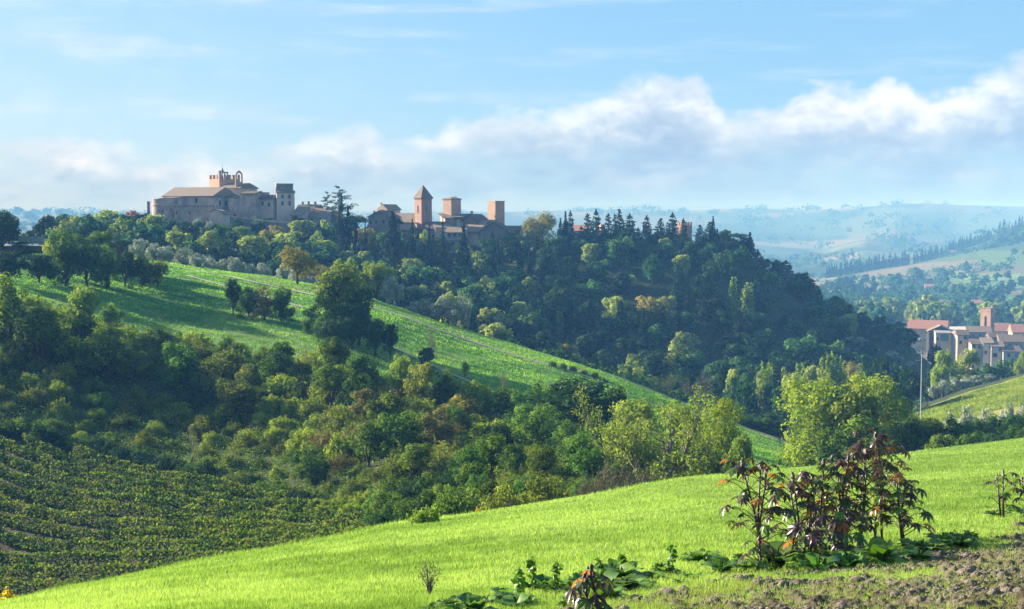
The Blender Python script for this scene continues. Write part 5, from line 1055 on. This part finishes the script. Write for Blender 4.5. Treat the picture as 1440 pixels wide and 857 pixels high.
# vineyard rows
dv = np.array([.76, -.65]); pn = np.array([.65, .76]); sp_ = 2.6
vr = np.random.default_rng(88); rows = []
for ci in range(0, 80):
    c = 20+ci*sp_; o = pn*c; T = np.arange(-190, 120, .25); q = o[None]+dv[None]*T[:, None]; x, y = q.T; ok = y > 20; s = np.where(ok, 720+F*x/np.maximum(y, 1), 9999)
    ok &= (s > -190) & (s < 505); ok &= (y > kd(3, np.clip(s, -1400, 2900))-14) & (y < kd(4, np.clip(s, -1400, 2900))-.5)
    if ok.sum() > 16: rows.append((c, x[ok], y[ok]))
for j, (c, x, y) in enumerate(rows):
    L_ = len(x)*.25; n = int(L_*105); k = vr.integers(0, len(x), n); hgt = 1.05+.5*vnoise(x[k]*.8, y[k]*.8, 3)
    zc = zt(x[k], y[k]); t_ = vr.random(n)**.75; pos = np.stack([x[k]+vr.normal(size=n)*.17, y[k]+vr.normal(size=n)*.17, zc+.25+t_*hgt], 1)
    o0 = np.array([x.mean(), y.mean(), float(zt(x.mean(), y.mean()))])
    nn = unit(vr.normal(size=(n, 3))+np.array([0, 0, .5])); tg = unit(np.cross(nn, vr.normal(size=(n, 3)))); bb = np.cross(nn, tg); l = vr.uniform(.16, .30, n)[:, None]
    pos = pos-o0; V = np.stack([pos-tg*l*.5, pos+bb*l*.45, pos+tg*l*.5, pos-bb*l*.45], 1)
    q = np.clip(.5+.28*vr.normal(size=n)+(vnoise(x[k]*.5, y[k]*.5, 9)-.5)*.8-.25*(1-t_), 0, 1)  # lower leaves darker: under-canopy shade put into the leaf tone
    th = 'ordered from the meadow' ; r = empty('vine_row', o0, 0, f'leafy vine row number {j+1} counted from the near corner of the vineyard', 'vine row', 'rows of the vineyard')
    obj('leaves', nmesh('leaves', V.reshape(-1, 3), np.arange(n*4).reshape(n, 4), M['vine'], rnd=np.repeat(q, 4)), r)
    b = MB()
    for i in range(0, len(x), 6): zz = float(zt(x[i], y[i])); b.tube([(x[i]-o0[0], y[i]-o0[1], zz-.1-o0[2]), (x[i]-o0[0]+vr.normal()*.05, y[i]-o0[1], zz+.8-o0[2])], .03, 4, cap=False)
    b.build('trunks', M['vinewood'], r)
print('vine rows', len(rows))
# palmate castor leaf
def palm(rng, c, ax, up, L, lobes=8, droop=.35):
    """one leaf: centre c, pointing along ax, normal up"""
    ax = unit(ax); up = unit(up-ax*np.dot(up, ax)); sd_ = np.cross(up, ax); V = []; Fq = []
    for i in range(lobes):
        a = (i-(lobes-1)/2)/((lobes-1)/2)*2.45; ll = L*(1-.42*abs(a)/2.45)*rng.uniform(.85, 1.1)
        dr = ax*cos(a)+sd_*sin(a); pr = -ax*sin(a)+sd_*cos(a); w = ll*.17
        pt = lambda r, o, z=0: c+dr*ll*r+pr*o-up*(droop*ll*r*r)*1.0+up*z
        n0 = len(V); V += [pt(0, 0), pt(.30, w*.75, .02*L), pt(.62, w, .02*L), pt(1, 0), pt(.62, -w, .02*L), pt(.30, -w*.75, .02*L), pt(.35, 0, -.01), pt(.65, 0, -.01)]
        Fq += [(n0, n0+1, n0+6, n0+5), (n0+1, n0+2, n0+7, n0+6), (n0+5, n0+6, n0+7, n0+4), (n0+2, n0+3, n0+4, n0+7)]
    return V, Fq
def castor(u, v, vt, wpx, label, seed, stems=2, nleaf=34, d0=13., d1=26., green=.25):
    rng = np.random.default_rng(seed); p = hit(u, v, d0, d1); d = p[1]; H = (v-vt)/F*d; R = wpx/F*d*.5
    r = empty('castor_bean_plant', p, 0, label, 'castor bean plant', 'purple-leaved castor bean plants'); sb = MB(); V = []; Fq = []; Q = []; sc2 = MB()
    for s in range(stems):
        a0 = rng.uniform(0, 2*pi); lean = R*.35*rng.uniform(.2, 1.1)*(stems > 1); hh = H*(rng.uniform(.78, .97) if s else .97)
        base = np.array([rng.normal()*.05, rng.normal()*.05, -.08]); tip = np.array([cos(a0)*lean, sin(a0)*lean*.7, hh*.93]); mid = (base+tip)/2+np.array([rng.normal()*.05, rng.normal()*.05, 0])
        sb.tube([base, mid, tip], [.022, .017, .010], 7)
        m = nleaf//stems
        for k in range(m):
            t = .22+.78*(k+.5)/m; o = (base*(1-t)**2+2*mid*t*(1-t)+tip*t*t); a = k*2.4+rng.uniform(-.4, .4)
            pl = R*(.62-.30*t)*rng.uniform(.6, 1.15)+.06; dr = np.array([cos(a), sin(a), .35+.35*t]); e = o+dr*pl; e[2] = min(e[2], hh*.99)
            sb.tube([o, (o+e)/2+np.array([0, 0, .05]), e], [.007, .005, .004], 4, cap=False)
            L = H*.0+.155*rng.uniform(.75, 1.25)*(1 if t < .9 else .8)
            vs, fs = palm(rng, e, np.array([cos(a), sin(a), -.25-.4*rng.random()]), np.array([rng.normal()*.25, rng.normal()*.25, 1.]), L, rng.integers(7, 10), .35+.35*rng.random())
            n0 = len(V); V += vs; Fq += [tuple(i+n0 for i in f) for f in fs]
            x = rng.random(); q = (.95 if x < .07 else rng.uniform(.55, .8) if x < .07+green*(1.3-t) else rng.uniform(0, .42))
            Q += [q]*len(vs)
        sc2.tube([tip-np.array([0, 0, .03]), tip+np.array([0, 0, .11])], [.012, .008], 5)
        for k in range(16): q = tip+np.array([rng.normal()*.012, rng.normal()*.012, rng.uniform(-.02, .09)]); sc2.tube([q, q+np.array([0, 0, .03])], [.017, .006], 5)
    obj('foliage', nmesh('foliage', V, np.array(Fq), M['castor'], rnd=Q), r); sb.build('stem', M['stem'], r, True); sc2.build('seed_cluster', M['stem'], r); return r
for a in ((1070, 788, 640, 150, 'left plant of the castor clump, three thin stems above the weeds', 1, 3, 46), (1116, 782, 662, 120, 'low bushy castor plant between the left and middle ones', 2, 2, 38), (1150, 778, 640, 120, 'castor plant with a reddish top in the middle of the clump', 3, 2, 46),
          (1178, 775, 634, 120, 'castor plant just right of the reddish-topped one', 4, 2, 46), (1206, 772, 622, 120, 'castor plant directly left of the tallest one', 5, 2, 46), (1241, 762, 598, 145, 'tallest castor plant, at the right of the clump', 6, 2, 66),
          (1270, 768, 652, 110, 'shorter castor plant filling the right side below the tallest', 7, 2, 36), (1190, 790, 716, 90, 'dense low castor plant at the foot of the clump', 8, 2, 34), (1068, 806, 760, 60, 'tiny castor seedling with a red leaf at the left front', 9, 1, 12),
          (1140, 800, 738, 80, 'small front castor plant with orange leaf', 10, 2, 22), (1406, 724, 655, 60, 'slim castor plant with reddish leaves near the right edge', 11, 2, 12), (1436, 728, 672, 60, 'castor plant cut by the right edge', 12, 1, 12), (822, 868, 800, 76, 'small castor seedling with a copper leaf at the bottom edge', 13, 2, 14)):
    castor(*a[:7], nleaf=a[7])
# broad-leaved weeds
def weed_proto(seed, nl=13, L=.30):
    rng = np.random.default_rng(seed); V = []; Fq = []; Q = []
    for k in range(nl):
        a = rng.uniform(0, 2*pi); l = L*rng.uniform(.6, 1.15); el = rng.uniform(.6, 1.45); w = l*rng.uniform(.2, .3); n0 = len(V); qq = rng.random()
        dr = np.array([cos(a), sin(a), 0]); pr = np.array([-sin(a), cos(a), 0]); m = 7
        for i in range(m):
            t = i/(m-1); ang = el-1.3*t*t*rng.uniform(.8, 1.1); c = dr*(l*t*cos(el*.8)*1.0)+np.array([0, 0, l*(t*sin(el)-.55*t*t)]); ww = w*(sin(pi*min(1, t*.93+.07))**.7)*(1+.22*rng.normal())
            V += [c-pr*ww+np.array([0, 0, .12*ww+rng.normal()*.008]), c, c+pr*ww+np.array([0, 0, .12*ww+rng.normal()*.008])]; Q += [np.clip(qq+rng.normal()*.08, 0, 1)]*3
            if i: b = n0+3*i; Fq += [(b-3, b-2, b+1, b), (b-2, b-1, b+2, b+1)]
    lf = nmesh('leaves', V, np.array(Fq), M['weed'], rnd=Q); b = MB()
    for _ in range(4): a = rng.uniform(0, 2*pi); b.tube([(0, 0, -.05), (cos(a)*.02, sin(a)*.02, .12), (cos(a)*.06, sin(a)*.06, .12*rng.uniform(.6, 1.4))], [.008, .006, .003], 5)
    return lf, b.mesh('stem', M['weed'])
WP = [weed_proto(900+i, 12+3*i, .24+.04*(i % 3)) for i in range(5)]
spots = [(u, float(np.interp(u, [590, 700, 800, 900, 1000, 1060], [866, 852, 836, 818, 802, 800]))+random.gauss(0, 9), 'in the weed strip left of the castor clump') for u in np.arange(590, 1055, 8.5)]
spots += [(u, 797+random.uniform(-10, 8)-max(0, u-1180)*.10, 'under the castor clump') for u in np.arange(1048, 1300, 8.5)]
spots += [(u, 776-(u-1290)*.12+random.uniform(-6, 5), 'in the shade right of the castor clump') for u in np.arange(1290, 1372, 7.5)]
spots += [(u, 722+random.uniform(-10, 8), 'by the slim castor plant at the right edge') for u in np.arange(1388, 1470, 11)]
spots += [(u, 838+random.uniform(-12, 10), 'scattered on the meadow before the weed strip') for u in (660, 735, 790, 846)] 
for u, v, w_ in spots:
    p = hit(u, v, 11.5, 30); lf, st = random.choice(WP); s = random.choice((.4, .6, .8, 1, 1.3))*random.uniform(.85, 1.15)*(1.25 if 1040 < u < 1372 else .72 if u < 800 else 1); o = empty('leafy_weed', p, random.uniform(0, 6.28), 'broad-leaved green weed '+w_, 'weed', 'broad-leaved weeds '+w_); o.scale = (s, s, s*random.uniform(.8, 1.3)); obj('leaves', lf, o); obj('stem', st, o)
# taller spindly weeds in the strip
for u, v, vt in ((748, 832, 786), (782, 836, 796), (728, 842, 802), (845, 822, 790), (945, 806, 768), (876, 812, 780)):
    p = hit(u, v, 12, 30); H = (v-vt)/F*p[1]; r = empty('spindly_weed', p, 0, 'tall spindly dark green weed sticking up from the weed strip', 'weed', 'spindly weeds of the strip'); b = MB(); b.tube([(0, 0, -.05), (.01, 0, H*.5), (.0, .02, H)], [.006, .005, .003], 5); b.build('stem', M['weed'], r)
    rng = np.random.default_rng(int(u)); C = np.stack([rng.normal(size=9)*.02, rng.normal(size=9)*.02, np.linspace(.15, 1, 9)*H], 1); obj('leaves', pack('leaves', [leafset(rng, C, np.full(9, .05), 70, .075)], M['weed']), r)
# single plants in the meadow
p = hit(604, 838, 12, 30); r = empty('dry_twiggy_plant', p, 0, 'thin dry twiggy grey plant standing alone in the meadow, bottom centre', 'dry plant'); b = MB(); rng = np.random.default_rng(5); hh = 50/F*p[1]
for k in range(26): a = rng.uniform(0, 2*pi); e = np.array([cos(a)*hh*.30*rng.random(), sin(a)*hh*.30*rng.random(), hh*rng.uniform(.45, 1.05)]); b.tube([(0, 0, -.03), e*np.array([.35, .35, .5]), e], [.004, .003, .002], 4, cap=False)
b.build('stem', M['greybush'] if False else M['palebark'], r); obj('leaves', pack('leaves', [leafset(rng, [(0, 0, hh*.6)], [hh*.35], 240, .022)], M['greybush']), r)
p = hit(673, 727, 50, 66); plant_tree(K['shrubY'][0], p, .1, .1) if False else None
gy = shrub(990, .9, .55, 700, .12, 'gold', .8); gg = shrub(991, .9, .6, 900, .13, 'lime', 1.5)
plant_tree(gy, hit(674, 727, 48, 66), .62, .75, 'small golden-yellow tuft on the edge of the meadow', 'yellow plant', name='yellow_tuft')
plant_tree(gy, hit(10, 852, 36, 45), .75, 1.0, 'golden-yellow bush at the lower left corner', 'yellow bush', name='yellow_bush')
for u, w_, h_ in ((590, .7, .85), (606, .7, .95), (598, .9, .6)):
    plant_tree(gg, hit(u, 737, 46, 62), h_, w_, 'bright green spiky weed clump on the meadow edge', 'weed clump', 'spiky green clumps on the meadow edge', 'weed_clump')
# ------------------------------------------------------------------ light, sky, haze, camera
SUN_EL, SUN_AZ = radians(19.5), radians(29)         # sun stands left of the view and a little beyond it
sd = np.array([-cos(SUN_AZ)*cos(SUN_EL), sin(SUN_AZ)*cos(SUN_EL), sin(SUN_EL)])
sun = bpy.data.lights.new('sun', 'SUN'); sun.energy = 5.0; sun.angle = radians(.5); sun.color = (1, .93, .80)
so = bpy.data.objects.new('sun', sun); COL.objects.link(so)
from mathutils import Vector
so.rotation_euler = Vector([float(a) for a in sd]).to_track_quat('Z', 'Y').to_euler(); so.location = (0, 0, 60)
W = bpy.data.worlds.new('World'); sc.world = W; W.use_nodes = True; nt = W.node_tree; nt.nodes.clear(); L = nt.links.new
def math_(op, a, b=None, c=None, clamp=False):
    n = N(nt, 'ShaderNodeMath', operation=op); n.use_clamp = clamp
    for i, q in enumerate((a, b, c)):
        if q is None: continue
        if isinstance(q, (int, float)): n.inputs[i].default_value = q
        else: L(q, n.inputs[i])
    return n.outputs[0]
wo = N(nt, 'ShaderNodeOutputWorld'); sky = N(nt, 'ShaderNodeTexSky', sky_type='NISHITA'); sky.sun_disc = False
sky.sun_elevation = SUN_EL; sky.sun_rotation = -(pi/2-SUN_AZ); sky.altitude = 150; sky.air_density = 1.0; sky.dust_density = .6; sky.ozone_density = 2.2
bgs = N(nt, 'ShaderNodeBackground'); bgs.inputs[1].default_value = SKY_STR = .045
tc = N(nt, 'ShaderNodeTexCoord'); sp = N(nt, 'ShaderNodeSeparateXYZ'); L(tc.outputs['Generated'], sp.inputs[0])
L(sky.outputs[0], bgs.inputs[0])
x, y, z = sp.outputs
az = math_('ARCTAN2', x, y); el = math_('DIVIDE', z, math_('SQRT', math_('ADD', math_('MULTIPLY', x, x), math_('MULTIPLY', y, y))))
cv = N(nt, 'ShaderNodeCombineXYZ'); L(az, cv.inputs[0]); L(math_('MULTIPLY', el, 1.35), cv.inputs[1]); cv.inputs[2].default_value = 1.7
def noise(scale, det=5, rough=.55, w=0.0, sy=1.0, dist=0.):
    mp = N(nt, 'ShaderNodeMapping'); mp.inputs['Scale'].default_value = (1, sy, 1); mp.inputs['Location'].default_value = (w, w*.7, w)
    L(cv.outputs[0], mp.inputs['Vector']); n = N(nt, 'ShaderNodeTexNoise'); n.inputs['Scale'].default_value = scale; n.inputs['Detail'].default_value = det
    n.inputs['Roughness'].default_value = rough; n.inputs['Distortion'].default_value = dist; L(mp.outputs[0], n.inputs['Vector']); return n.outputs['Fac']
def sstep(v, a, b): 
    n = N(nt, 'ShaderNodeMapRange', interpolation_type='SMOOTHSTEP'); L(v, n.inputs[0]); n.inputs[1].default_value = a; n.inputs[2].default_value = b
    return n.outputs[0]
top = [(-200, 210), (0, 203), (60, 196), (130, 197), (200, 214), (330, 219), (400, 204), (455, 184), (500, 180), (560, 194), (600, 188), (680, 160), (740, 150), (800, 146), (850, 128), (900, 110),
       (950, 104), (990, 132), (1030, 162), (1070, 152), (1110, 142), (1160, 120), (1200, 132), (1250, 116), (1300, 140), (1340, 132), (1380, 112), (1440, 90), (1600, 60)]
fc = N(nt, 'ShaderNodeFloatCurve'); cm = fc.mapping.curves[0]
AZ0, AZ1 = -.48, .48
pts = [((math.atan((u-720)/F)-AZ0)/(AZ1-AZ0), (310-v)/F*4) for u, v in top]
cm.points[0].location = (0, pts[0][1]); cm.points[1].location = (1, pts[-1][1])
for p in pts:
    if 0.0 < p[0] < 1: cm.points.new(*p)
fc.mapping.update()
jit = math_('ADD', az, math_('MULTIPLY', math_('SUBTRACT', noise(28, 3, .5, 3.), .5), .025))
L(math_('DIVIDE', math_('SUBTRACT', jit, AZ0), AZ1-AZ0, clamp=True), fc.inputs['Value'])
eltop = math_('DIVIDE', fc.outputs[0], 4)
bil = math_('SUBTRACT', noise(38, 9, .62, .3, 1.0, .2), .5)
depth = math_('ADD', math_('SUBTRACT', eltop, el), math_('MULTIPLY', bil, .040))      # how far below the cloud top
edge = sstep(depth, -.004, .012)
big = noise(9, 6, .6, 5., 1.6)
cov = math_('MULTIPLY', edge, math_('ADD', .82, math_('MULTIPLY', sstep(big, .35, .6), .18)), clamp=True)
# a pale blue gap in the cloud where the distant ridge shows
gap = math_('MULTIPLY', sstep(el, .062, .030), math_('SUBTRACT', 1, sstep(noise(14, 5, .6, 9., 2.2), .40, .62)))
cov = math_('MULTIPLY', cov, math_('SUBTRACT', 1, math_('MULTIPLY', gap, .75)))
cirr = math_('MULTIPLY', sstep(noise(7, 6, .6, 2.2, 7.), .48, .75), .35)
leftw = math_('MULTIPLY', sstep(az, .12, -.42), .16)
cov = math_('MAXIMUM', cov, math_('ADD', cirr, leftw, clamp=True))
lum = math_('SUBTRACT', 1, sstep(math_('ADD', depth, math_('MULTIPLY', math_('SUBTRACT', noise(60, 7, .6, 6.), .5), .03)), .0, .055))
lum = math_('ADD', math_('MULTIPLY', lum, .75), math_('MULTIPLY', sstep(noise(22, 8, .62, 4., 1.3), .42, .68), .45), clamp=True)
ccol = ramp(nt, lum, [(0, (.34, .47, .70)), (.45, (.54, .67, .84)), (1, (.95, 1.0, 1.06))])
bgc = N(nt, 'ShaderNodeBackground'); L(ccol, bgc.inputs[0]); bgc.inputs[1].default_value = CLOUD_STR = .27
bgb = N(nt, 'ShaderNodeBackground'); bgb.inputs[0].default_value = (.21, .53, .92, 1); bgb.inputs[1].default_value = .28
mb_ = N(nt, 'ShaderNodeMixShader'); mb_.inputs[0].default_value = .65; L(bgs.outputs[0], mb_.inputs[1]); L(bgb.outputs[0], mb_.inputs[2])
mw = N(nt, 'ShaderNodeMixShader'); L(cov, mw.inputs[0]); L(mb_.outputs[0], mw.inputs[1]); L(bgc.outputs[0], mw.inputs[2]); L(mw.outputs[0], wo.inputs[0])
W.cycles.sampling_method = 'MANUAL'; W.cycles.sample_map_resolution = 512

# haze: one closed box of even, thin air round the whole scene
hm, hnt, hout = mat('haze_air'); pv = hnt.nodes.new('ShaderNodeVolumePrincipled')
pv.inputs['Color'].default_value = (.21, .52, 1, 1); pv.inputs['Absorption Color'].default_value = (1, 1, 1, 1); pv.inputs['Density'].default_value = 3.3e-4; pv.inputs['Anisotropy'].default_value = -.4
hnt.links.new(pv.outputs[0], hout.inputs['Volume'])
hb = MB(); hb.box(-6500, 9500, -60, 7350, float(ZT.min())-2, float(max(ZT.max(), 30))+8)
hz = hb.build('haze', hm); tag(hz, 'thin pale blue morning haze filling the whole valley', 'haze', kind='stuff')

cam = bpy.data.cameras.new('camera'); cam.sensor_width = 36; cam.lens = 36*F/1440; cam.clip_start = .2; cam.clip_end = 30000
co = bpy.data.objects.new('camera', cam); COL.objects.link(co); co.location = (0, 0, 0); co.rotation_euler = (pi/2-PITCH, 0, 0); sc.camera = co
sc.view_settings.view_transform = 'Standard'; sc.view_settings.look = 'None'; sc.view_settings.exposure = EXPO = 1.97; sc.view_settings.gamma = 1
cy = sc.cycles; cy.max_bounces = 5; cy.diffuse_bounces = 2; cy.glossy_bounces = 1; cy.transmission_bounces = 3; cy.volume_bounces = 0; cy.transparent_max_bounces = 4
cy.use_denoising = True; cy.sample_clamp_indirect = 4; cy.caustics_reflective = False; cy.caustics_refractive = False
